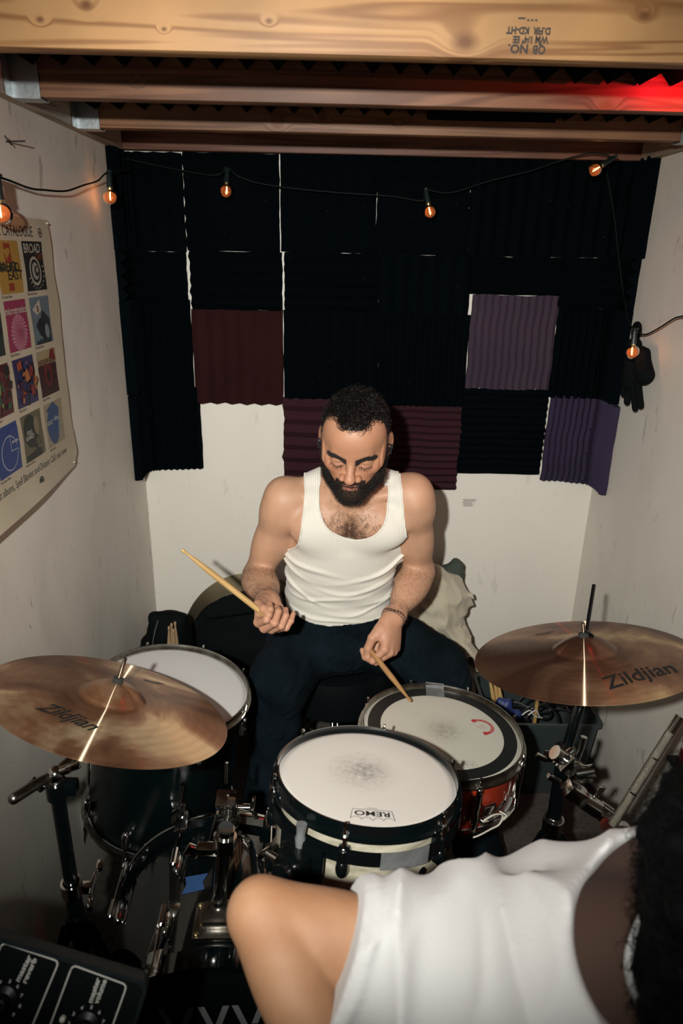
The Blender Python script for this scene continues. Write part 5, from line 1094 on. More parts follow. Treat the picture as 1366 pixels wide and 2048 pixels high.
def hand(W_, Z, X, right, curl, grip_y=.027, s=1.0, thumb=None, spread=0.0):
    Z = nrm(Z); X = nrm(X-Z*np.dot(X, Z)); Yp = np.cross(X, Z) if right else np.cross(Z, X); M = np.stack([X, Yp, Z], 1)
    kn = [V(.031, -.002, .088), V(.010, -.006, .093), V(-.011, -.004, .087), V(-.030, .001, .076)]
    ln = [(.044, .026, .021), (.048, .030, .022), (.044, .028, .022), (.035, .021, .020)]; rr = [(.0108, .0095, .0085, .0072), (.0112, .0098, .0086, .0074), (.0105, .0092, .0082, .0070), (.0095, .0082, .0074, .0063)]
    p = []
    for i in range(4): p += [cap((.018-.012*i, .002, .006), kn[i]-V(0, 0, .004), .0150, .0118, .014)]
    p += [ell((0, .002, .045), (.036, .014, .042), None, .014), cap((.024, .010, .016), (.040, .017, .050), .0165, .0135, .014), cap((-.024, .009, .018), (-.029, .010, .058), .0145, .0125, .014)]
    tips = []
    for i in range(4):
        a = 0; q = kn[i]; c = curl[i]; sx = spread*(1.5-i)
        for j in range(3):
            a += math.radians(c[j]); q2 = q+ln[i][j]*V(math.sin(sx)*0.6-0.10*(i-1.2)*0.3, math.sin(a), math.cos(a)); p.append(cap(q, q2, rr[i][j], rr[i][j+1], .0035 if j else .006)); q = q2
        tips.append((q, a))
    th = thumb or [(.036, .014, .034), (.050, .026, .060), (.044, .041, .086), (.034, .048, .106)]
    tr_ = (.0150, .0122, .0108, .0085)
    for j in range(3): p.append(cap(th[j], th[j+1], tr_[j], tr_[j+1], .010 if j == 0 else .004))
    p.append(ell(V(*th[3])-V(0, 0, .004), (.0092, .0070, .0110), None, .004))
    return xf(p, M, W_, s), M, tips
# right hand (picture left): palm side seen, stick up to the left
tipL = P(362, 1098, 1.60); XL1 = dcam(-.75, .62, .10); ZL1 = dcam(.10, -.55, .80)
hL, ML, tL = hand(WLd+V(0, 0, 0), ZL1, XL1, True, [(58, 78, 48), (66, 80, 48), (62, 74, 45), (52, 62, 38)], s=.98)
XR1 = dcam(-.55, -.25, .80); ZR1 = dcam(-.10, -.92, .30)
hR, MR, tR = hand(WRd, ZR1, XR1, False, [(48, 62, 40), (60, 72, 45), (66, 76, 45), (66, 72, 40)], s=.98)

# --- skin mesh: one continuous figure sampled at three finenesses
allp = torso+neck+upL+loL+upR+loR+headp+hL+hR
HB = (hC+V(-.125, -.16, -.15), hC+V(.125, .17, .16))
def hbox(prs):
    l = np.min([bounds(p)[0] for p in prs], 0)-.012; h = np.max([bounds(p)[1] for p in prs], 0)+.012; return l, h
LB_, RB_ = hbox(hL), hbox(hR)
near = lambda bx: [p for p in allp if (np.all(bounds(p)[1]+.03 > bx[0]) and np.all(bounds(p)[0]-.03 < bx[1]))]
inside = lambda c, bx, m: ((c > bx[0]+m) & (c < bx[1]-m)).all(1)
head_m_ = surf(near(HB), HB[0], HB[1], .00155, it=1)
hl_m = surf(near(LB_), LB_[0], LB_[1], .0015, it=1); hr_m = surf(near(RB_), RB_[0], RB_[1], .0015, it=1)
blo = np.min([bounds(p)[0] for p in torso+upL+loL+upR+loR+neck], 0)-.02; bhi = np.max([bounds(p)[1] for p in torso+upL+loL+upR+loR+neck], 0)+.02
def trim(m, bx):      # drop the closing faces where the sampling box cuts the body
    v, q = m; c = v[q].mean(1); k = inside(c, bx, .0035); return v, q[k]
head_m_ = trim(head_m_, HB); hl_m = trim(hl_m, LB_); hr_m = trim(hr_m, RB_)
body_m = surf(allp, blo, bhi, .0034, it=1, drop=lambda c: (c[:, 2] < .675) & (np.abs(c[:, 0]-.014) < .2) & (c[:, 1] > 1.68) | inside(c, HB, .0075) | inside(c, LB_, .0075) | inside(c, RB_, .0075))
sv, sq = mergem([body_m, head_m_, hl_m, hr_m])
nrmv = vnormals(sv, sq)
if np.mean((nrmv*(sv-sv.mean(0))).sum(1)) < 0: sq = sq[:, ::-1]; nrmv = -nrmv
loc = (sv-hC)@Rh/1.04                                        # head coordinates
n3 = lambda f, s: vnoise(sv[:, 0], sv[:, 1], sv[:, 2], f, s)[:, None]
skin = np.tile(V(0.475, 0.266, 0.165), (len(sv), 1))*(1+0.05*n3(30, 1)+0.04*n3(90, 2))
def blend(mask, col): 
    global skin; m = np.clip(mask, 0, 1)[:, None]; skin = skin*(1-m)+np.array(col)*m
ish = (np.abs(loc[:, 0]) < .095) & (loc[:, 2] > -.125) & (loc[:, 1] > -.115)
g = lambda c, r: np.exp(-(((loc-np.array(c))/np.array(r))**2).sum(1))*ish
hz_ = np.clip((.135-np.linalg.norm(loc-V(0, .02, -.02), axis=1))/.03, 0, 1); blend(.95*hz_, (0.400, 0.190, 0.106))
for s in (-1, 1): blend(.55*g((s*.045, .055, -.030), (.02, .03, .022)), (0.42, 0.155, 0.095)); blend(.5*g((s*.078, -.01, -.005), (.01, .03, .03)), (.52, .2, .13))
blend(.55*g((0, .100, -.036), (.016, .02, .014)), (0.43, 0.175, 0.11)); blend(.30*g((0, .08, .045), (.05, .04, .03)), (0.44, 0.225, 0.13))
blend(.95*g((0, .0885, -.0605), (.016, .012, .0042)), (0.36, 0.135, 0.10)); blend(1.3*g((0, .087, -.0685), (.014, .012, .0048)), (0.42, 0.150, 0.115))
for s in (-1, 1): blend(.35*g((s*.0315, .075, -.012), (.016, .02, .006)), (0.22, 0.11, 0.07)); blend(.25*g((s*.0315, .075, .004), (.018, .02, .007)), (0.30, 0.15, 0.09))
# hands and elbows a little redder
dh = np.minimum(np.linalg.norm(sv-(WLd+ML@V(0, .01, .07)), axis=1), np.linalg.norm(sv-(WRd+MR@V(0, .01, .07)), axis=1)); blend(.55*np.clip((.12-dh)/.05, 0, 1), (0.44, 0.205, 0.125))
def beard_mask(L):
    x, y, z = np.abs(L[:, 0]), L[:, 1], L[:, 2]
    jaw = (z < -.028-.030*np.clip((y-.02)/.055, 0, 1)+.10*np.clip(x-.040, 0, .03)-.004) & (z > -.135) & (y > -.006) & (y > -.5*(z+.09)-.055)
    side = (x > .048) & (z < .012) & (z > -.05) & (y > -.004) & (y < .026)
    mous = (z < -.0485) & (z > -.059) & (x < .030) & (y > .06)
    lips = (x < .0175) & (z > -.0735) & (z < -.0655) & (y > .074)
    under = (z < -.095) & (y > -.01) & (y < .10)
    mouthside = (x > .019) & (x < .034) & (z < -.050) & (z > -.08) & (y > .05)
    return (jaw | side | mous | mouthside | under) & ~lips & (z > -.128) & (x < .078)
def hair_mask(L):
    x, y, z = np.abs(L[:, 0]), L[:, 1], L[:, 2]
    line = .078-.022*np.clip(x/.055, 0, 1)**2*0+.012*np.cos(x*60)*0
    front = z > (.080+.016*np.clip((x-.022)/.02, 0, 1)-.55*np.clip(.050-y, 0, .2))
    temple = (y < .022) & (z > .004+.0*y) & (x > .05)
    back = (y < -.020) & (z > -.055)
    burn = (x > .058) & (y > -.004) & (y < .022) & (z > -.012)
    ear = (x > .070) & (z < .030) & (z > -.045) & (y > -.04) & (y < .012)
    return (front | temple | back | burn) & ~ear
bm = beard_mask(loc) & ish; hm = hair_mask(loc) & (loc[:, 2] > -.07) & (np.abs(loc[:, 0]) < .09) & (loc[:, 1] > -.13) & (loc[:, 2] < .14)
blend(bm*.92, (0.011, 0.008, 0.006)); blend(hm*.93, (0.009, 0.007, 0.006))
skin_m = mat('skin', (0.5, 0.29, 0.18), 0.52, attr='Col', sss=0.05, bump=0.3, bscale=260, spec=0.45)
def smooth_poly(pts, n=14):
    pts = [np.append(np.asarray(p, float), 0) for p in pts]; return np.array([p[:2] for p in spline(pts, n)])
def signed_poly(poly, X, Z):      # >0 outside, in the x-z plane
    d = np.full(X.shape, 1e9); inn = np.zeros(X.shape, bool); n = len(poly)
    for i in range(n):
        a, b = poly[i], poly[(i+1) % n]; e = b-a; L = e@e+1e-12; t = np.clip(((X-a[0])*e[0]+(Z-a[1])*e[1])/L, 0, 1)
        d = np.minimum(d, (X-a[0]-t*e[0])**2+(Z-a[1]-t*e[1])**2)
        c = ((a[1] > Z) != (b[1] > Z)) & (X < (b[0]-a[0])*(Z-a[1])/(b[1]-a[1]+1e-12)+a[0]); inn ^= c
    d = np.sqrt(d); return np.where(inn, -d, d)
def fr2(px, py, z): q = P(px, py, z); return (q[0], q[2])
neckline = smooth_poly([(-.043, 1.30), (-.043, 1.15), fr2(636, 985, 1.76), fr2(639, 1025, 1.78), fr2(657, 1060, 1.79), fr2(700, 1084, 1.79), fr2(742, 1075, 1.79), fr2(769, 1046, 1.78), fr2(778, 1005, 1.76), fr2(778, 975, 1.75), (.124, 1.15), (.124, 1.30)])
armL = smooth_poly([(-.086, 1.30), (-.084, 1.15), fr2(611, 985, 1.80), fr2(607, 1030, 1.82), fr2(601, 1070, 1.84), fr2(590, 1097, 1.87), fr2(572, 1104, 1.90)])
armR = smooth_poly([(.166, 1.30), (.164, 1.17), fr2(803, 985, 1.78), fr2(806, 1030, 1.80), fr2(812, 1072, 1.83), fr2(819, 1090, 1.86), fr2(834, 1098, 1.90)])
outer = np.array([(-.30, armL[-1][1]), (-.30, .60), (.34, .60), (.34, armR[-1][1])])
pattern = np.array(list(armL)+[tuple(q) for q in outer]+list(armR[::-1])+list(neckline[::-1]))
under_ = (signed_poly(pattern, sv[:, 0], sv[:, 2]) < -.003) & ((np.abs(sv[:, 0]-.03) < .135) | ((sv[:, 2] > 1.03) & (np.abs(sv[:, 0]-.03) < .18))) & (sv[:, 2] > .70) & (sv[:, 1] > 1.62) & (np.arange(len(sv)) < len(body_m[0]))
sv = sv-nrmv*(under_*.005)[:, None]
dr = thing('person', 'bearded man in a white tank top drumming with his head bowed', 'person', (.01, 1.88, 0))
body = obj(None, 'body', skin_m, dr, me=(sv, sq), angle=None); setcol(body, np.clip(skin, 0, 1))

# hair, beard, brows, lashes, body hair
hair_mt = mat('hair', (0.0085, 0.0065, 0.0055), 0.38, spec=0.45); brow_mt = mat('brow_hair', (0.012, 0.008, 0.006), 0.6)
hs = np.random.RandomState(21)
hv, hq = sv[len(body_m[0]):len(body_m[0])+len(head_m_[0])], None
off0 = len(body_m[0]); fcs = sq[(sq >= off0).all(1) & (sq < off0+len(head_m_[0])).all(1)]
def sample(mask_fn, n, faces=fcs):
    c = sv[faces].mean(1); L = (c-hC)@Rh/1.04; m = mask_fn(L); f = faces[m]
    if not len(f): return None
    k = hs.randint(0, len(f), n); w = hs.dirichlet((1, 1, 1, 1), n)
    return (sv[f[k]]*w[:, :, None]).sum(1), nrmv[f[k, 0]]
r0, nn = sample(lambda L: hair_mask(L) & (L[:, 2] > -.06), 9500)
dl = (r0-hC)@Rh; dd = nrm_rows(np.stack([dl[:, 0]*.4+.3*np.sin(dl[:, 1]*70+dl[:, 2]*40)*.1, .55+0*dl[:, 1], .1*np.sin(dl[:, 0]*90)], 1)+hs.randn(len(dl), 3)*.35)@Rh.T
lenh = np.where(dl[:, 2] > .06, .0100, .0060)*np.clip(.45+(dl[:, 2]+.0)*7, .5, 1.15)
obj(None, 'hair', hair_mt, dr, me=strands(r0, nn, dd, lenh, r=.00060, curl=.62, seg=5, lift=.35, rs=hs), angle=None)['kind'] = 'stuff'
r0, nn = sample(beard_mask, 7500); dl = (r0-hC)@Rh
dd = nrm_rows(np.stack([dl[:, 0]*3, .10+0*dl[:, 1], -.8+0*dl[:, 2]], 1))@Rh.T
obj(None, 'beard', hair_mt, dr, me=strands(r0, nn, dd, np.where(dl[:, 2] < -.06, .0095, .0065), r=.00036, curl=.40, seg=4, lift=.30, rs=hs), angle=None)['kind'] = 'stuff'
def browm(L):
    x, y, z = np.abs(L[:, 0]), L[:, 1], L[:, 2]; zc = .0045+.40*(np.minimum(x, .034)-.012)-.25*np.clip(x-.036, 0, .02)
    return (x > .009) & (x < .051) & (np.abs(z-zc) < .0072-.05*np.clip(x-.034, 0, .02)*1.3) & (y > .04)
r0, nn = sample(browm, 2200); dl = (r0-hC)@Rh
dd = nrm_rows(np.stack([np.sign(dl[:, 0])*1.0, 0*dl[:, 1]-.2, .45-12*np.clip(np.abs(dl[:, 0])-.03, 0, 1)], 1))@Rh.T
obj(None, 'eyebrows', brow_mt, dr, me=strands(r0, nn, dd, .0075, r=.00030, curl=.05, seg=2, lift=.18, rs=hs), angle=None)['kind'] = 'stuff'
ls_r = []; ls_n = []; ls_d = []
for s in (-1, 1):
    for t in np.linspace(0, 1, 34):
        a = V(s*.018, .0755, -.0105); b = V(s*.0315, .0825, -.0130); c = V(s*.046, .0725, -.0098); p = a*(1-t)**2+2*t*(1-t)*(2*b-(a+c)/2)+c*t*t
        ls_r.append(hw(p)); ls_n.append(Rh@V(0, 1, 0)); ls_d.append(Rh@nrm(V(s*(t-.3)*.6, .75, -.65)))
obj(None, 'eyelashes', brow_mt, dr, me=strands(np.array(ls_r), np.array(ls_n), np.array(ls_d), .0085, r=.00032, curl=0.02, seg=2, lift=.1, rs=hs), angle=None)['kind'] = 'stuff'
# fine dark hair on chest and forearms
bf = sq[(sq < off0).all(1)]; cB = sv[bf].mean(1); nB = nrmv[bf[:, 0]]
ch = (np.random.RandomState(4).rand(len(cB)) < np.exp(-((cB[:, 0]-.034)/.058)**2-((cB[:, 2]-1.005)/.050)**2)) & (cB[:, 2] > .94) & (nB[:, 1] < -.3) & (np.abs(cB[:, 0]-.034) < .10)
fa = np.zeros(len(cB), bool)
for E_, W_ in ((ELd, WLd), (ERd, WRd)):
    d = W_-E_; t = ((cB-E_)@d)/(d@d); dist_ = np.linalg.norm(cB-E_-np.clip(t, 0, 1)[:, None]*d, axis=1); fa |= (t > .1) & (t < 1.0) & (dist_ < .055)
for (nm, m, n, ln_, dr_) in (('chest_hair', ch, 6500, .011, V(0, -.15, -.8)), ('arm_hair', fa, 3600, .011, V(0.1, -.5, -.6))):
    f = bf[m]; k = hs.randint(0, len(f), n); w = hs.dirichlet((1, 1, 1, 1), n); r0 = (sv[f[k]]*w[:, :, None]).sum(1); nn = nrmv[f[k, 0]]
    dd = np.tile(dr_, (n, 1))+hs.randn(n, 3)*.45; dd = nrm_rows(dd-nn*(dd*nn).sum(1)[:, None])
    obj(None, nm, mat('body_hair', (0.075, 0.036, 0.020), 0.6), dr, me=strands(r0, nn, dd, ln_, r=.00017, curl=.22, seg=3, lift=.10, rs=hs), angle=None)['kind'] = 'stuff'

# earphones
for s, nm in ((-1, 'earphone'), (1, 'earphone')):
    mb = MB(); mb.sph(hw((s*.0830, -.003, -.007)), (.0050, .0060, .0070), Rh, 16, 10); mb.cyl(hw((s*.083, .002, -.010)), hw((s*.084, .007, -.020)), .003, .0028); mb.sph(hw((s*.0865, -.003, -.003)), (.0025, .004, .004), Rh, 12, 8)
    obj(mb, nm, mat('earphone_black', (0.01, 0.01, 0.011), 0.2, coat=.5), dr)

# --- tank top: body form cut at neckline, arm holes and hem
hem = [fr2(562, 1212, 2.0), fr2(592, 1234, 1.98), fr2(620, 1248, 1.97), fr2(655, 1256, 1.96), fr2(700, 1254, 1.96), fr2(745, 1245, 1.97), fr2(790, 1228, 2.0)]
hx = np.array([h[0] for h in hem]); hz = np.array([h[1] for h in hem])
def tank_post(A, X, Y, Z):
    XX = np.broadcast_to(X, (X.shape[0], 1, Z.shape[2])); ZZ = np.broadcast_to(Z, (X.shape[0], 1, Z.shape[2]))
    cut = signed_poly(pattern, XX, ZZ).astype(np.float32)
    hemz = np.interp(X, hx, hz); cut = np.maximum(cut, hemz-Z)
    u = X-.014; fold = 0
    low = np.clip((.90-Z)/.06, 0, 1)
    for (z0, k2, sl, w, am) in ((.872, 1.2, -.10, .008, .0042), (.845, 2.0, .08, .007, .0050), (.815, 1.6, -.05, .007, .0038), (.790, 1.0, .12, .006, .0034), (.765, 2.0, -.12, .006, .0042), (.738, 1.4, .05, .005, .0036), (.715, 1.0, -.06, .005, .0032), (.692, 1.2, .05, .005, .003)):
        zc = z0+k2*u*u+sl*u+.005*np.sin(u*31+z0*90); fold = fold+am*np.exp(-((Z-zc)/w)**2)*(0.55+.45*np.sin(u*17+z0*170))
    A = A-fold*1.5-0.0012*np.sin(Z*120+X*20)*low
    return np.maximum(A, cut)
tl_, th_ = V(-.20, 1.60, .60), V(.26, 1.98, 1.20)
tv, tq = surf(torso[:-1]+neck[:1], tl_, th_, .0030, inflate=.0060, post=tank_post, it=1)
rib = mat('ribbed_cotton', (0.66, 0.63, 0.55), 0.85, sheen=0.2); N, L, b = nodes(rib)
tc = N.new('ShaderNodeTexCoord'); wv = N.new('ShaderNodeTexWave'); wv.wave_type = 'BANDS'; wv.bands_direction = 'X'; wv.inputs['Scale'].default_value = 62; wv.inputs['Distortion'].default_value = 0.4; L.new(tc.outputs['Object'], wv.inputs['Vector'])
bp = N.new('ShaderNodeBump'); bp.inputs['Strength'].default_value = 0.5; bp.inputs['Distance'].default_value = 0.0012; L.new(wv.outputs['Fac'], bp.inputs['Height']); L.new(bp.outputs[0], b.inputs['Normal'])
tt = obj(None, 'tank_top', rib, dr, me=(tv, tq), angle=None, label='white ribbed tank top')
# rolled binding along neckline and arm holes: follow the front surface
Af, lf, hf = field(torso[:-1]+neck[:1], V(-.2, 1.60, .90), V(.26, 1.86, 1.2), .004, inflate=.0060)
def front_y(x, z):
    i = int(round((x-lf[0])/hf)); k = int(round((z-lf[2])/hf)); 
    if not (0 <= i < Af.shape[0] and 0 <= k < Af.shape[2]): return None
    col = Af[i, :, k]; j = np.argmax(col < 0)
    if col[j] >= 0 or j == 0: return None
    t = col[j-1]/(col[j-1]-col[j]+1e-9); return lf[1]+hf*(j-1+t)
mb = MB()
for line in (neckline, armL, armR):
    pts = []
    for x, z in line:
        y = front_y(x, z)
        if y is not None and z > .90: pts.append(V(x, y+.0005, z))
    if len(pts) > 4:
        pts = [pts[0]]+[(pts[i-1]+pts[i]+pts[i+1])/3 for i in range(1, len(pts)-1)]+[pts[-1]]
        mb.tube(pts, .0030, 8)
obj(mb, 'binding', rib, tt)

# --- jeans
hipL, hipR = V(-.080, 1.88, .600), V(.105, 1.88, .600); knL, knR = P(560, 1365, 1.96), V(.300, 1.715, .575)
anL, anR = V(-.180, 1.50, .14), V(.42, 1.47, .12)
jp = [ell((.013, 1.90, .605), (.180, .135, .110), None, .05), ell((.013, 1.80, .59), (.10, .10, .075), None, .06), cap(hipL, knL, .108, .086, .05), cap(hipR, knR, .108, .088, .05), cap(knL, anL, .076, .062, .04), cap(knR, anR, .078, .064, .04), loft([(.58, .012, 1.875, .172, .132), (.66, .013, 1.860, .172, .131), (.715, .013, 1.85, .160, .122)], .03)]
def jean_post(A, X, Y, Z):
    return A-.0050*vnoise(X, Y, Z, 30, 6)-.0045*np.abs(vnoise(X*1.0, Y*.6, Z*1.4, 75, 8))+.002
jv, jq = surf(jp, V(-.33, 1.28, .08), V(.54, 2.08, .716), .0052, post=jean_post, it=1)
denim = mat('dark_denim', (0.0018, 0.0045, 0.0066), 0.9, col2=(0.0050, 0.0100, 0.0145), nscale=9, bump=0.4, bscale=500, spec=.08)
jn = obj(None, 'jeans', denim, dr, me=(jv, jq), angle=None)
shoe = mat('grey_shoe', (0.15, 0.14, 0.12), 0.8); sole = mat('shoe_sole', (0.35, 0.33, 0.28), 0.7)
for an, a in ((anL+V(0, 0, .022), .0), (anR, .25)):
    dv = V(math.sin(a), -math.cos(a), 0); ps = [cap(an+V(0, 0.01, -.06), an+dv*.16+V(0, 0, -.088), .042, .034, .04), cap(an+V(0, 0, .0), an+V(0, 0, -.06), .045, .045, .03)]
    l_, h_ = hbox(ps); l_[2] = .012; v, q = surf(ps, l_, h_, .005, it=1); obj(None, 'shoe', shoe, dr, me=(v, q), angle=None)
# bracelet of dark beads
f = nrm(WRd-ERd); _, u, w = MB().frame(V(0, 0, 0), f); mb = MB()
for k in range(22):
    a = k*2*math.pi/22; c = WRd-f*.006+.0305*(math.cos(a)*u)+.0285*math.sin(a)*w+f*.003*math.sin(a*3); mb.sph(c, .0042, None, 8, 6)
obj(mb, 'bracelet', mat('beads', (0.07, 0.028, 0.018), 0.35), dr, label='bracelet of dark brown beads')
mb = MB()
for k in range(2):
    mb.tube([WRd+f*(.002-.006*k)+(.031*(math.cos(a)*u)+.029*math.sin(a)*w)*(1+.02*math.sin(a*4+k)) for a in np.linspace(0, 6.28, 28)], .0009, 5)
obj(mb, 'wrist_cord', mat('brown_cord', (0.03, 0.018, 0.012), 0.7), dr)

# --- drumsticks
hick = mat('hickory', (0.50, 0.33, 0.13), 0.42, col2=(0.36, 0.21, 0.07), nscale=14, stretch=(6, 6, .6)); hick_d = mat('hickory_dark', (0.40, 0.22, 0.09), 0.45, col2=(0.28, 0.14, 0.05), nscale=14, stretch=(6, 6, .6))
def stick(name, tip, toward, length, m, label, marks=True, group=None):
    d = nrm(toward-tip); R = basis(d, (1, 0.2, 0)); t = thing(name, label, 'drumstick', tip, R, group)
    prof = [(0.0003, 0), (.0028, .0012), (.0044, .006), (.0042, .011), (.0030, .016), (.0034, .022), (.0052, .045), (.0072, .085), (.0074, length-.010), (.0066, length-.003), (.0003, length)]
    obj(MB().lathe(prof, 20), 'stick', m, t, local=True)
    if marks:
        mb = MB(); add_text(mb, '5A HICKORY', 0.007, lambda x, y: V(.0076*math.sin(y/.0075), -.0076*math.cos(y/.0075), .135+x)); obj(mb, 'printed_marks', ink_c, t, local=True, smooth=False)
    return t
gL = WLd+ML@(V(.036, .0275, .0855)*.98)
stick('drumstick', tipL, gL, np.linalg.norm(gL-tipL)+.035, hick, 'pale drumstick raised to the left in the drummer\'s hand', False)
tipR = PH(822, 1403, .692); gR = WRd+MR@(V(.034, .036, .094)*.98)
stick('drumstick', tipR, gR, np.linalg.norm(gR-tipR)+.012, hick_d, 'worn brown drumstick pointing down with its tip on the snare head', False)
# throne
th = thing('drum_throne', 'round black drum stool mostly hidden under the seated drummer', 'stool', (.01, 1.93, 0))
obj(MB().lathe([(.0005, .495), (.15, .495), (.185, .485), (.192, .45), (.190, .36), (.17, .345), (.0005, .340)], 48, (.01, 1.93, 0)), 'seat', blackpl, th)
obj(MB().cyl(V(.01, 1.93, .10), V(.01, 1.93, .44), .015), 'pole', chrome, th)
tripod_legs(th, .01, 1.93, .30, .14, .20, math.radians(30), m=chrome_d)

# ---------------------------------------------------------------- the guitarist in front
sA = P(522, 1822, .745)            # elbow
gSh = P(850, 1940, .745)           # near shoulder
wr_ = P(668, 2200, .655)
gskin = mat('skin_foreground', (0.36, 0.190, 0.100), 0.68, col2=(0.31, 0.150, 0.072), nscale=18, sss=0.1, bump=0.15, bscale=150)
nb_ = P(1330, 1840, .66); far = P(1120, 1790, .80); tc_ = V(0.29, 0.46, 0.90)
hd = P(1495, 1770, .60)
gt = [ell(tc_, (.175, .115, .24), _ry(.10), .06), ell(tc_+V(0, -.01, -.26), (.165, .12, .16), None, .06),
      cap(gSh+V(.03, 0, -.015), nb_+V(-.06, .01, -.075), .046, .046, .06), cap(far+V(.0, 0, -.02), P(1300, 1748, .74), .045, .034, .05), cap(P(975, 1862, .78), far+V(0, 0, -.02), .040, .043, .05), ell(P(1060, 1960, .745), (.12, .08, .062), None, .05), ell(gSh+V(-.01, 0, -.016), (.046, .045, .042), None, .04)]
ga = [cap(gSh, sA, .046, .036, .02), ell(gSh*.45+sA*.55+V(0, -.002, .002), (.080, .042, .044), basis(V(0, 0, 1), sA-gSh), .02), cap(sA+V(-.002, -.004, -.004), wr_, .033, .028, .006), ell(sA*.66+wr_*.34+V(.004, 0, 0), (.040, .041, .090), basis(wr_-sA), .006)]
gn = [cap(nb_+V(.05, .01, -.05), hd, .055, .052, .02)]
ghd = [ell(hd+V(.02, .01, .02), (.078, .095, .105), None, .03), ell(hd+V(.02, .075, -.035), (.055, .045, .06), None, .03), ell(hd+V(.02, .125, -.02), (.012, .016, .02), None, .012)]
WZ = V(.0, .0, 0); gZ = nrm(wr_-sA); gHand, _, _ = hand(wr_, gZ+V(.3, .1, 0), V(.2, .9, .3), False, [(35, 45, 25)]*4, s=.95)
gb = gt+ga+gn+ghd+gHand
gl2 = [cap(V(.12, .36, .56), V(.13, .70, .54), .085, .062, .05), cap(V(.36, .36, .56), V(.42, .70, .54), .085, .062, .05), cap(V(.13, .70, .54), V(.13, .72, .12), .060, .045, .03), cap(V(.42, .70, .54), V(.42, .72, .12), .060, .045, .03), ell(V(.24, .32, .58), (.19, .13, .10), None, .05)]
gp_ = thing('person', 'person in a loose white shirt in the foreground, bare forearm bent, face hidden', 'person', (.24, .34, 0))
farS = P(1040, 1900, .85); fE = farS+V(.04, .03, -.24); fW = fE+V(.0, .12, .0)
fa_ = [cap(farS, fE, .045, .038, .02), cap(fE, fW, .036, .026, .01)]; fh, _, _ = hand(fW, fW-fE, V(0, 0.2, 1), False, [(50, 60, 40)]*4, s=.9)
lo_g = np.min([bounds(p)[0] for p in gb], 0)-.02; hi_g = np.max([bounds(p)[1] for p in gb], 0)+.02
bv, bq = surf(gb, lo_g, hi_g, .0042, it=1)
obj(None, 'body', gskin, gp_, me=(bv, bq), angle=None)
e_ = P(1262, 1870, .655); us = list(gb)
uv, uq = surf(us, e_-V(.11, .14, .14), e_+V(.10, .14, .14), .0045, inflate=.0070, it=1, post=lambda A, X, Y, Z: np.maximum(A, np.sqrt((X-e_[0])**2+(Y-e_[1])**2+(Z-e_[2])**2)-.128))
obj(None, 'shaded_neck', mat('neck_shade_brown', (.042, .020, .012), .9), gp_, me=(uv, uq), angle=None, label='neck skin inside the wide neckline, its shade put in as dark brown')  # shell over the neck skin; shade in the opening is put into its colour
nc = P(1345, 1860, .585)
def shirt_post(A, X, Y, Z):
    # wide neck opening
    ax = nrm(hd-nb_); 
    e = P(1345, 1872, .63); q = ((X-e[0])*ray_n[0]+(Y-e[1])*ray_n[1]+(Z-e[2])*ray_n[2])
    dx, dy, dz = X-e[0]-q*ray_n[0], Y-e[1]-q*ray_n[1], Z-e[2]-q*ray_n[2]
    a1 = dx*nx1[0]+dy*nx1[1]+dz*nx1[2]; a2 = dx*nx2[0]+dy*nx2[1]+dz*nx2[2]
    hole = (np.sqrt((a1/.082)**2+(a2/.093)**2)-1)*.082
    hole = np.maximum(hole, np.abs(q-.02)-.35)
    # end of the sleeve
    d = nrm(sA-gSh); sl = (X-se[0])*d[0]+(Y-se[1])*d[1]+(Z-se[2])*d[2]
    fold = .011*np.clip(1-np.abs(vnoise(X, Y*.6, Z*.6, 19, 12)), 0, 1)**2.2+.005*np.clip(1-np.abs(vnoise(X, Y*.7, Z, 42, 13)), 0, 1)**2.5-.003+.0042*np.exp(-((sl+.012)/.006)**2)
    B = -ssmin(-(A-fold), hole, .012)
    return np.maximum(np.maximum(B, sl), .62-Z)
ray_n = nrm(ray(1345, 1872)); nx1 = nrm(np.cross(ray_n, V(0, .3, 1))); nx2 = np.cross(ray_n, nx1)
se = P(690, 1880, .735)
sh = gt+ga[:2]+[cap(gSh+V(0, 0, -.014), se-(gSh-se)*.25+V(0, 0, -.012), .044, .049, .04)]
for h_ in (P(900, 1930, .72), P(1180, 2000, .66)): sh.append(ell(h_, (.09, .06, .05), None, .06))
lo_s = np.min([bounds(p)[0] for p in sh], 0)-.03; hi_s = np.max([bounds(p)[1] for p in sh], 0)+.03
sv2, sq2 = surf(sh, lo_s, hi_s, .0040, inflate=.012, post=shirt_post, it=2)
cotton = mat('white_cotton', (0.51, 0.505, 0.49), 0.85, sheen=0.15, bump=0.2, bscale=300)
obj(None, 'shirt', cotton, gp_, me=(sv2, sq2), angle=None, label='loose white shirt with wide neckline')
v_, q_ = surf(fa_+fh, hbox(fa_+fh)[0], hbox(fa_+fh)[1], .004, it=1); obj(None, 'fretting_arm', gskin, gp_, me=(v_, q_), angle=None)
v_, q_ = surf(gl2, hbox(gl2)[0], hbox(gl2)[1], .008, it=1); obj(None, 'trousers', mat('dark_trousers', (.008, .009, .011), .85), gp_, me=(v_, q_), angle=None)
for x in (.13, .42):
    ps = [cap(V(x, .70, .055), V(x+.01, .86, .045), .042, .036, .03)]; v_, q_ = surf(ps, V(x-.08, .6, .008), V(x+.09, .95, .14), .006, it=1); obj(None, 'shoe', blackpl, gp_, me=(v_, q_), angle=None)
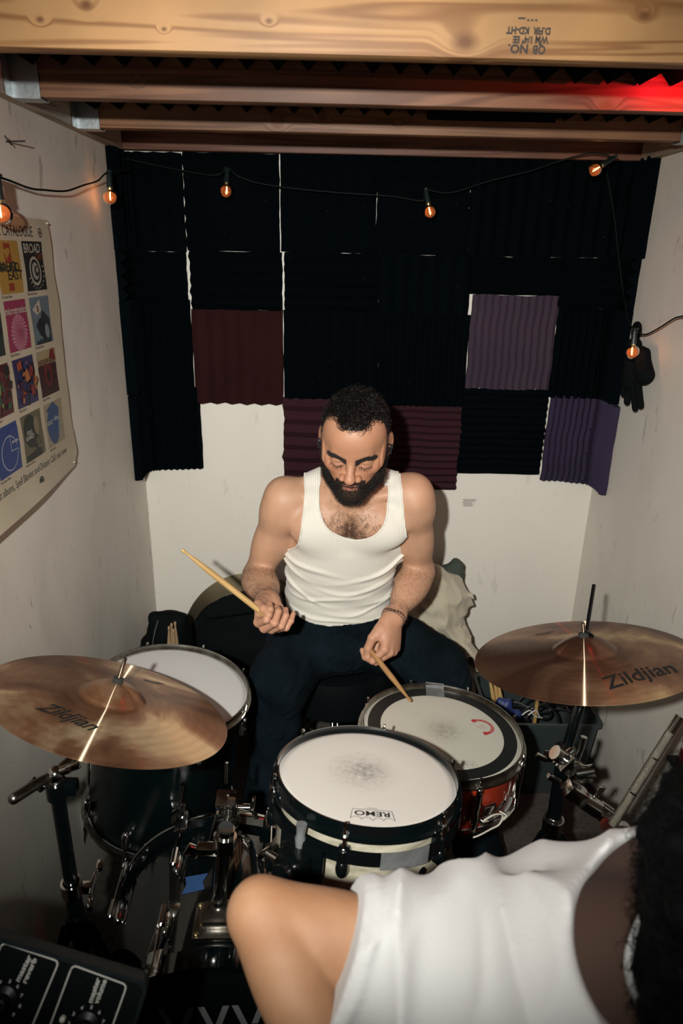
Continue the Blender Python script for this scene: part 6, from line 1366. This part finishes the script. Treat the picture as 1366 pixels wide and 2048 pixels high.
# dark curly hair
cr = np.random.RandomState(5); hp = []
for (c, r) in [(P(1485, 1690, .60), .062), (P(1480, 1800, .57), .070), (P(1425, 1960, .56), .048), (P(1440, 1620, .62), .042), (P(1440, 2060, .55), .055), (P(1385, 1700, .60), .034), (P(1378, 1830, .59), .030), (P(1372, 1920, .58), .028)]:
    for k in range(46):
        u = cr.randn(3); u /= np.linalg.norm(u); hp.append(ell(c+u*r*np.array([.9, 1, 1.1]), (.012+.007*cr.rand(),)*3, None, .005))
    hp.append(ell(c, (r, r, r*1.1), None, .01))
hp.append(ell(hd+V(.02, -.008, .022), (.090, .100, .117), None, .01))
for k in range(90):
    u = cr.randn(3); u /= np.linalg.norm(u)
    if u[1] < .45: hp.append(ell(hd+V(.02, -.008, .022)+u*V(.088, .098, .115), (.015,)*3, None, .006))
bl, bh = hbox(hp); hv2, hq2 = surf(hp, bl, bh, .0042, it=1, post=lambda A, X, Y, Z: A-.002*vnoise(X, Y, Z, 160, 3))
hN = vnormals(hv2, hq2); 
if np.mean((hN*(hv2-hv2.mean(0))).sum(1)) < 0: hN = -hN
hair2 = mat('black_curls', (0.0012, 0.0016, 0.0018), 0.7, spec=.08)
ho = obj(None, 'hair', hair2, gp_, me=(hv2, hq2), angle=None)
k = cr.randint(0, len(hv2), 9000); sv3, sq3 = strands(hv2[k], hN[k], cr.randn(len(k), 3), .010, r=.0004, curl=.55, seg=5, lift=.5, rs=cr)
obj(None, 'loose_curls', hair2, ho, me=(sv3, sq3), angle=None)['kind'] = 'stuff'
# thin dark strap across the neck opening
mb = MB(); mb.tube(spline([P(1300, 1800, .60), P(1268, 1870, .595), P(1256, 1925, .59), P(1268, 1985, .585), P(1300, 2045, .58), P(1340, 2110, .58)], 6), .0035, 8)
obj(mb, 'shirt_edging', mat('grey_trim', (.30, .30, .29), .7), gp_)
# stool and guitar
gs = thing('stool', 'black stool under the person in the white shirt', 'stool', (.24, .30, 0))
obj(MB().lathe([(.0005, .47), (.15, .47), (.16, .46), (.16, .435), (.0005, .43)], 40, (.24, .28, 0)), 'seat', blackpl, gs)
for k in range(4):
    a = math.radians(45+90*k); u = V(math.cos(a), math.sin(a), 0); obj(MB().cyl(V(.24, .28, .43)+u*.10, V(.24, .28, .0)+u*.17, .011), 'leg', chrome_d, gs)
gu = thing('electric_guitar', 'sunburst guitar body peeking between the bent arm and the white shirt', 'guitar', V(.10, .665, .61))
Rg = np.stack([nrm(V(.97, .12, .12)), nrm(V(-.12, .10, 1)), V(0, 0, 0)], 1); Rg[:, 1] = nrm(Rg[:, 1]-Rg[:, 0]*(Rg[:, 0]@Rg[:, 1])); Rg[:, 2] = np.cross(Rg[:, 0], Rg[:, 1]); gc = V(.10, .665, .725)
out = smooth_poly([(-.18, 0), (-.16, .085), (-.07, .115), (.0, .085), (.07, .10), (.12, .115), (.135, .08), (.10, .035), (.09, 0), (.10, -.04), (.13, -.07), (.10, -.09), (.05, -.085), (0, -.085), (-.08, -.12), (-.16, -.10), (-.18, 0)], 6)[:-1]
mb = MB(); mb.prism([tuple(q) for q in out], lambda p: gc+Rg@V(p[0], p[1], -.02), lambda p: gc+Rg@V(p[0], p[1], .02))
amber = mat('sunburst', (0.42, 0.13, 0.02), .2, coat=.7, col2=(0.30, 0.06, 0.012), nscale=6); obj(mb, 'body', amber, gu, angle=30)
mb = MB(); ins = out*.82
mb.prism([tuple(q) for q in ins], lambda p: gc+Rg@V(p[0], p[1], .0201), lambda p: gc+Rg@V(p[0], p[1], .0212)); obj(mb, 'pickguard', mat('yellow_guard', (.55, .36, .08), .35), gu, angle=30)
mb = MB(); mb.box(gc+Rg@V(.30, 0, .012), (.44, .048, .022), Rg, .004); obj(mb, 'neck', mat('rosewood', (.05, .022, .012), .5), gu)
mb = MB(); mb.box(gc+Rg@V(.58, .005, .004), (.14, .07, .014), Rg, .004); obj(mb, 'headstock', amber, gu)
mb = MB()
for k in range(6): mb.cyl(gc+Rg@V(-.06, -.02+.008*k, .026), gc+Rg@V(.52, -.018+.0072*k, .026), .0006, n=5)
obj(mb, 'strings', chrome, gu)['kind'] = 'stuff'
for x in (-.03, .03): obj(MB().box(gc+Rg@V(x, 0, .024), (.02, .07, .01), Rg, .003), 'pickup', blackpl, gu)

# ---------------------------------------------------------------- amplifier panel in the near left corner
pz = .80; a0_ = P(-60, 1858, pz); a1_ = P(300, 1966, pz)
ax_ = nrm(a1_-a0_); tow = RC@V(0, 0, 1); up_ = nrm(RC@V(0, 1, -.20)); up_ = nrm(up_-ax_*(up_@ax_)); nn_ = np.cross(ax_, up_)
Ra = np.stack([ax_, up_, nn_], 1)                 # x along the top edge, y up the panel, z out of the panel
PW, PHt = .30, .26; org = a1_-ax_*PW/2-up_*PHt/2
am_t = thing('mixer_amplifier', 'black amplifier panel with white outlined master reverb and master volume boxes', 'amplifier', org, Ra)
pan = mat('amp_panel', (.0012, .0026, .0030), .5, bump=.2, bscale=200, spec=.12); amp_e = mat('amp_edge', (.004, .008, .009), .45, spec=.2, bump=.4, bscale=60)
def rrect(w, h, r, n=6): return [(sx*(w/2-r)+r*math.cos(a), sy*(h/2-r)+r*math.sin(a)) for sx, sy, a0 in ((1, 1, 0), (-1, 1, 90), (-1, -1, 180), (1, -1, 270)) for a in [math.radians(a0+90*k/n) for k in range(n+1)]]
ro = rrect(PW, PHt, .012); ri = rrect(PW-.010, PHt-.010, .009)
mb = MB(); n_ = len(ro); mb.add([V(x*.98, y*.98, -.03) for x, y in ro]+[V(x, y, -.004) for x, y in ro]+[V(x*.995, y*.995, -.001) for x, y in ro]+[V(x, y, -.001) for x, y in ri]+[V(x, y, -.004) for x, y in ri],
    [tuple(range(n_))[::-1]]+[(r*n_+i, r*n_+(i+1) % n_, (r+1)*n_+(i+1) % n_, (r+1)*n_+i) for r in range(4) for i in range(n_)])
obj(mb, 'housing', amp_e, am_t, local=True, angle=40)
mb = MB(); mb.add([V(x, y, -.0035) for x, y in ri], [tuple(range(n_))]); obj(mb, 'panel', pan, am_t, local=True)
def loca(px, py): r = ray(px, py); o = org+nn_*(-.003); s_ = ((o-CP)@nn_)/(r@nn_); return (Ra.T@(CP+r*s_-org))[:2]
silk = mat('silkscreen', (.42, .42, .38), .6)
def outline(corners, nm):
    pts = [loca(*c) for c in corners]; cc = []
    for i, p in enumerate(pts):
        a, b = pts[i-1], pts[(i+1) % len(pts)]; da, db = nrm(a-p), nrm(b-p); r = .006
        for t in np.linspace(0, 1, 6): cc.append((1-t)**2*(p+da*r)+2*t*(1-t)*p+t*t*(p+db*r))
    cc.append(cc[0]); mb = MB(); ribbon(mb, [tuple(q) for q in cc]+[tuple(cc[1])], .0018, -.0030); obj(mb, nm, silk, am_t, local=True, smooth=False)
outline([(5, 1885), (118, 1923), (40, 2110), (-78, 2070)], 'outline_box'); outline([(145, 1930), (254, 1970), (190, 2150), (78, 2110)], 'outline_box')
def silktext(s, q0, q1, size):
    A, B = loca(*q0), loca(*q1); d = nrm(B-A); up = V(-d[1], d[0]); vs, fs = text_mesh(s, size, offset=.0003); w = vs[:, 0].max()-vs[:, 0].min(); sx = np.linalg.norm(B-A)/w; mb = MB()
    mb.add([V(*((A+B)/2+d*v[0]*sx+up*v[1]), -.0029) for v in vs], fs); obj(mb, 'printed_word', silk, am_t, local=True, smooth=False)
silktext('master', (34, 1963), (60, 1911), .0082); silktext('reverb', (48, 1966), (70, 1917), .0082); silktext('master', (180, 2006), (197, 1956), .0082); silktext('volume', (192, 2007), (210, 1959), .0082)
for (px, py) in ((8, 2000), (172, 2052)):
    q = loca(px, py); mb = MB(); mb.lathe([(.0155, 0), (.0155, .003), (.0095, .006), (.0085, .019), (.0070, .020), (.0003, .020)], 32, V(q[0], q[1], -.0035)); mb.box((q[0], q[1]+.006, .0172), (.0016, .007, .0006))
    kb = obj(mb, 'knob', blackpl, am_t, local=True, angle=30)
    for k in range(9):
        a = math.radians(-130+k*32); mb = MB(); add_text(mb, str(k+1), .0052, lambda x, y: V(q[0]+.0195*math.sin(a)+x, q[1]+.0195*math.cos(a)+y, -.0029), offset=.0002); obj(mb, 'dial_number', silk, am_t, local=True, smooth=False)
q = loca(126, 2037); obj(MB().lathe([(.0035, 0), (.0030, .004), (.0003, .005)], 14, V(q[0], q[1], -.0035)), 'pilot_light', mat('pilot', (.6, .6, .5), .3), am_t, local=True)
cab = org-nn_*.062; cb = thing('speaker_cabinet', 'tall black speaker cabinet in the near left corner under the amplifier', 'speaker', (-.47, .43, 0))
obj(MB().box((-.49, .42, .355), (.30, .30, .69), None, .008), 'cabinet', amp_e, cb); obj(MB().box((-.49, .2695, .36), (.26, .003, .62)), 'grille', mat('grille_cloth', (.01, .012, .012), .9, bump=.6, bscale=400), cb)
obj(MB().box((-.49, .575, .36), (.26, .003, .60)), 'back_panel', blackpl, cb)
# sloping case that carries the panel
mb = MB(); bp_ = [org+Ra@V(x*.90, y*.84, -.029) for x, y in ((-PW/2, -PHt/2), (PW/2, -PHt/2), (PW/2, PHt/2), (-PW/2, PHt/2))]; fl_ = [V(min(max(q[0], -.62), -.30), min(max(q[1], .30), .56), .702) for q in bp_]
mb.add(bp_+fl_, [(0, 1, 2, 3), (7, 6, 5, 4), (0, 4, 5, 1), (1, 5, 6, 2), (2, 6, 7, 3), (3, 7, 4, 0)]); obj(mb, 'case', amp_e, am_t, smooth=False)

# ---------------------------------------------------------------- things behind the drums
bag_m = mat('bag_nylon', (.0014, .0028, .0032), .8, bump=.3, bscale=300, spec=.1)
# cymbal in its bag
cg = V(-.30, 2.205, .362); lean = nrm(V(0, -1, .22))
tw = thing('loose_cymbal', 'dull bronze cymbal sticking out of a black round bag behind the floor tom', 'cymbal', cg, basis(lean, (1, 0, 0)))
obj(MB().lathe([(r, cym_z(r, .252)) for r in np.linspace(.006, .252, 40)]+[(r, cym_z(r, .252)-.0012) for r in np.linspace(.252, .006, 40)], 120, closed=True), 'plate', mat('old_bronze', (.13, .105, .062), .42, 1.0, col2=(.07, .06, .04), nscale=7, ndet=6), tw, local=True, angle=60)
bc = V(-.285, 2.130, .315); ps = [ell(bc, (.262, .270, .028), basis(nrm(V(0, -1, .20)), (1, 0, 0)), .01), ell(bc+V(.0, -.016, -.01), (.225, .225, .036), basis(nrm(V(0, -1, .20)), (1, 0, 0)), .02), cap(bc+V(-.15, -.02, .20), bc+V(.12, -.02, .24), .012, .012, .015)]
l_, h_ = hbox(ps); l_[2] = max(l_[2], .004); v_, q_ = surf(ps, l_, h_, .006, it=1, post=lambda A, X, Y, Z: np.maximum(A-.003*vnoise(X, Y, Z, 28, 5), .008-Z))
tag(obj(None, 'cymbal_bag', bag_m, me=(v_, q_), angle=None), 'round black cymbal bag leaning in the back left corner behind the drummer', 'bag')
# stick bag
b0 = V(-.548, 1.995, .335)
ps = [cap(b0+V(0, .02, -.24), b0+V(.005, .01, .175), .082, .074, .03), cap(b0+V(-.075, 0, .05), b0+V(-.070, 0, .14), .022, .024, .02), cap(b0+V(-.04, 0, .235), b0+V(.05, .0, .23), .020, .020, .02)]
l_, h_ = hbox(ps); l_[2] = .004; l_[0] = max(l_[0], XL+.004)
v_, q_ = surf(ps+[ell(b0+V(.018, -.085, .16), (.026, .035, .085), None, .02, 's')], l_, h_, .0045, it=1, post=lambda A, X, Y, Z: np.maximum(A-.004*vnoise(X, Y, Z, 40, 7), np.maximum(XL+.012-X, .006-Z)))
bgt = thing('stick_bag', 'black fabric stick bag standing in the back left corner', 'bag', (b0[0], b0[1], 0)); obj(None, 'bag', bag_m, bgt, me=(v_, q_), angle=None)
mb = MB(); mb.tube(spline([b0+V(-.03, -.076, -.02), b0+V(-.035, -.074, .10), b0+V(-.03, -.066, .19), b0+V(-.02, -.03, .24)], 6), .0016, 6); obj(mb, 'zip', mat('zip_grey', (.06, .065, .065), .5), bgt)
mb = MB(); mb.tube(spline([b0+V(-.080, -.01, .14), b0+V(-.100, -.03, .09), b0+V(-.085, -.04, .03), b0+V(-.07, -.05, -.02)], 6), .008, 8); obj(mb, 'strap', bag_m, bgt)
hg = 'drumsticks in the stick bag'
for k, (px, py, dx) in enumerate(((343, 1246, 0), (350, 1243, .004), (338, 1252, -.005), (347, 1258, .002))):
    tp_ = PY(px, py, 1.935-.004*k); stick('drumstick', tp_, tp_+V(-.02+dx*2, .035, -.38), .30, mat('pale_hickory', (.36, .25, .14), .5, col2=(.24, .15, .08), nscale=20), ['longest', 'rightmost', 'leftmost', 'lowest'][k]+' of the drumsticks poking out of the black bag', False, hg)
# black box with a crumpled jacket and olive bag
bx = thing('storage_box', 'dark storage box beside the drummer, hidden under a crumpled jacket', 'box', (.355, 2.17, 0)); obj(MB().box((.345, 2.175, .194), (.24, .22, .386), None, .01), 'box', blackpl, bx); obj(MB().box((.345, 2.175, .394), (.25, .23, .014), None, .004), 'lid', blackpl, bx)
olive = mat('olive_cloth', (.040, .055, .042), .9, bump=.4, bscale=200); beige = mat('beige_jersey', (.42, .38, .28), .92, bump=.4, bscale=350, sheen=.2)
ps = [ell((.415, 2.235, .60), (.055, .05, .085), _ry(.2), .03), ell((.40, 2.22, .50), (.06, .05, .07), None, .03)]
l_, h_ = hbox(ps); v_, q_ = surf(ps, l_, h_, .004, it=1, post=lambda A, X, Y, Z: A-.012*vnoise(X, Y, Z, 38, 9)-.004*vnoise(X, Y, Z, 90, 19)); tag(obj(None, 'folded_bag', olive, me=(v_, q_), angle=None), 'olive green cloth bundle behind the beige jacket by the back wall', 'bundle')
ps = [cap((.30, 2.13, .66), (.385, 2.14, .60), .045, .062, .05), ell((.39, 2.125, .545), (.072, .055, .085), _ry(-.3), .04), ell((.32, 2.12, .52), (.07, .06, .075), None, .04), ell((.36, 2.14, .455), (.10, .06, .052), None, .04), cap((.33, 2.12, .66), (.30, 2.13, .72), .022, .012, .03), cap((.405, 2.10, .47), (.475, 2.06, .405), .030, .026, .02), ell((.485, 2.05, .385), (.026, .022, .032), _ry(.5), .02)]
def jpost(A, X, Y, Z):
    f = .017*(1-np.abs(vnoise(X, Y*.5, Z*.8, 24, 14))*1.7)+.007*(1-np.abs(vnoise(X, Y, Z, 48, 31))*2)+.003*(1-np.abs(vnoise(X, Y, Z*.8, 85, 15))*1.7); return A-f
l_, h_ = hbox(ps); v_, q_ = surf(ps, l_, h_, .0035, it=1, post=jpost); tag(obj(None, 'crumpled_jacket', beige, me=(v_, q_), angle=None), 'crumpled beige jacket heaped beside the drummer against the back wall', 'jacket')
# plastic bin
bn = thing('plastic_bin', 'grey green plastic bin full of cables under the right cymbal', 'bin', (.685, 1.96, 0)); mb = MB(); w_, d_, hh = .355, .27, .30
def ring(wx, dy, z, r=.02): return [V(.685+x, 1.965+y, z) for x, y in rrect(wx, dy, r, 4)]
rr_ = [ring(w_*.88, d_*.86, .004), ring(w_, d_, hh-.012), ring(w_+.016, d_+.016, hh-.012), ring(w_+.016, d_+.016, hh), ring(w_-.006, d_-.006, hh), ring(w_*.88-.006, d_*.86-.006, .010)]; n_ = len(rr_[0])
mb.add(sum(rr_, []), [tuple(range(n_))[::-1]]+[(r*n_+i, r*n_+(i+1) % n_, (r+1)*n_+(i+1) % n_, (r+1)*n_+i) for r in range(5) for i in range(n_)]+[tuple(range(5*n_, 6*n_))]); obj(mb, 'tub', mat('bin_plastic', (.030, .042, .042), .45), bn, angle=40)
cr2 = np.random.RandomState(8)
cb_m = mat('cable_black', (.006, .008, .009), .4)
for k in range(3):
    c = V(.60+.08*k, 1.93+.03*(k % 2), .245+.012*k); pts = [c+V(.055*math.cos(a)+.012*math.sin(a*3.1+k), .055*math.sin(a)*.9, .030*math.sin(a*1.7+k)+.012*a/6) for a in np.linspace(0, 14, 70)]
    tag(obj(MB().tube(pts, .0042, 7), 'coiled_cable', cb_m), ['black coiled cable at the left end of the plastic bin', 'black coiled cable in the middle of the plastic bin', 'black coiled cable at the right end of the plastic bin'][k], 'cable', 'cables in the bin')
ps = [ell((.565, 1.90, .31), (.030, .022, .032), _ry(.5), .01), cap((.55, 1.90, .33), (.60, 1.88, .29), .012, .010, .01), ell((.60, 1.875, .30), (.018, .014, .018), None, .01)]
l_, h_ = hbox(ps); v_, q_ = surf(ps, l_, h_, .0028, it=1, post=lambda A, X, Y, Z: A-.004*vnoise(X, Y, Z, 70, 2)); tag(obj(None, 'blue_cloth', mat('blue_cloth', (.012, .030, .13), .5), me=(v_, q_), angle=None), 'small glossy blue cloth bundled among the cables in the bin', 'cloth')
for k, (q0, q1) in enumerate((((.525, 1.99, .385), (.59, 1.90, .10)), ((.54, 2.00, .395), (.60, 1.92, .10)), ((.555, 1.99, .37), (.62, 1.89, .08)))):
    stick('drumstick', V(*q0), V(*q1), .285, hick, ['leftmost', 'topmost', 'rightmost'][k]+' of the pale drumsticks leaning in the plastic bin', False, 'drumsticks in the bin')
mb = MB(); mb.cyl(V(.675, 1.90, .12), V(.672, 1.90, .345), .006); tag(obj(mb, 'wooden_dowel', hick), 'short pale dowel standing upright in the plastic bin', 'dowel')
mb = MB()
for k in range(2): mb.tube(spline([V(.615+.02*k, 1.86, .31), V(.64+.02*k, 1.865, .325), V(.66+.015*k, 1.87, .30), V(.69, 1.88, .285)], 6), .0022, 6)
tag(obj(mb, 'white_cable', mat('white_wire', (.5, .5, .47), .5)), 'thin white cable lying over the black ones in the bin', 'cable')
# red and white can on the right, mostly behind the dark hair
cn = P(1362, 1492, 1.62); cn = V(min(cn[0], XR-.045), cn[1], cn[2]); sh_ = thing('wall_bracket', 'small shelf bracket on the right wall behind the boom rod', 'bracket', V(XR-.04, cn[1], cn[2]-.075)); obj(MB().box((XR-.0405, cn[1], cn[2]-.068), (.079, .09, .008)), 'shelf', blackpl, sh_); obj(MB().box((XR-.004, cn[1], cn[2]-.088), (.006, .03, .04)), 'arm', blackpl, sh_)
ct = thing('drink_can', 'red can with a white stripe at the right edge behind the dark hair', 'can', V(XR-.042, cn[1], cn[2]-.063)); zc_ = cn[2]-.0635
obj(MB().lathe([(.0005, 0), (.024, 0), (.031, .008), (.031, .100), (.026, .112), (.0005, .112)], 32, (XR-.042, cn[1], zc_)), 'can', mat('can_red', (.35, .025, .02), .3, .3), ct); obj(MB().lathe([(.0313, .055), (.0313, .068)], 32, (XR-.042, cn[1], zc_)), 'stripe', mat('can_white', (.6, .58, .55), .4), ct)
# kick pedal behind the bass drum
kp = thing('kick_pedal', 'chrome kick pedal behind the bass drum near the drummer\'s foot', 'pedal', (-.215, 1.36, 0))
obj(MB().box((-.215, 1.345, .008), (.12, .20, .012)), 'base', chrome_d, kp); obj(MB().box((-.215, 1.37, .040), (.085, .20, .010), _rx(-.20), .004), 'footboard', chrome, kp)
for s in (-1, 1): obj(MB().box((-.215+s*.05, 1.285, .11), (.012, .016, .20), None, .003), 'post', chrome, kp)
obj(MB().cyl(V(-.27, 1.285, .205), V(-.16, 1.285, .205), .006), 'axle', chrome, kp); mb = MB(); mb.cyl(V(-.215, 1.285, .205), V(-.215, 1.315, .36), .004); obj(mb, 'beater_rod', chrome, kp); obj(MB().cyl(V(-.215, 1.30, .36), V(-.215, 1.345, .365), .025), 'beater', mat('felt_grey', (.25, .24, .22), .95), kp)

tag(obj(MB().box((.11, 2.225, .21), (.20, .11, .42), None, .012), 'added_dark_case', bag_m), 'black case standing against the back wall behind the drummer\'s stool', 'case')  # filler box, added only to keep the gap between the legs dark
print('script built')
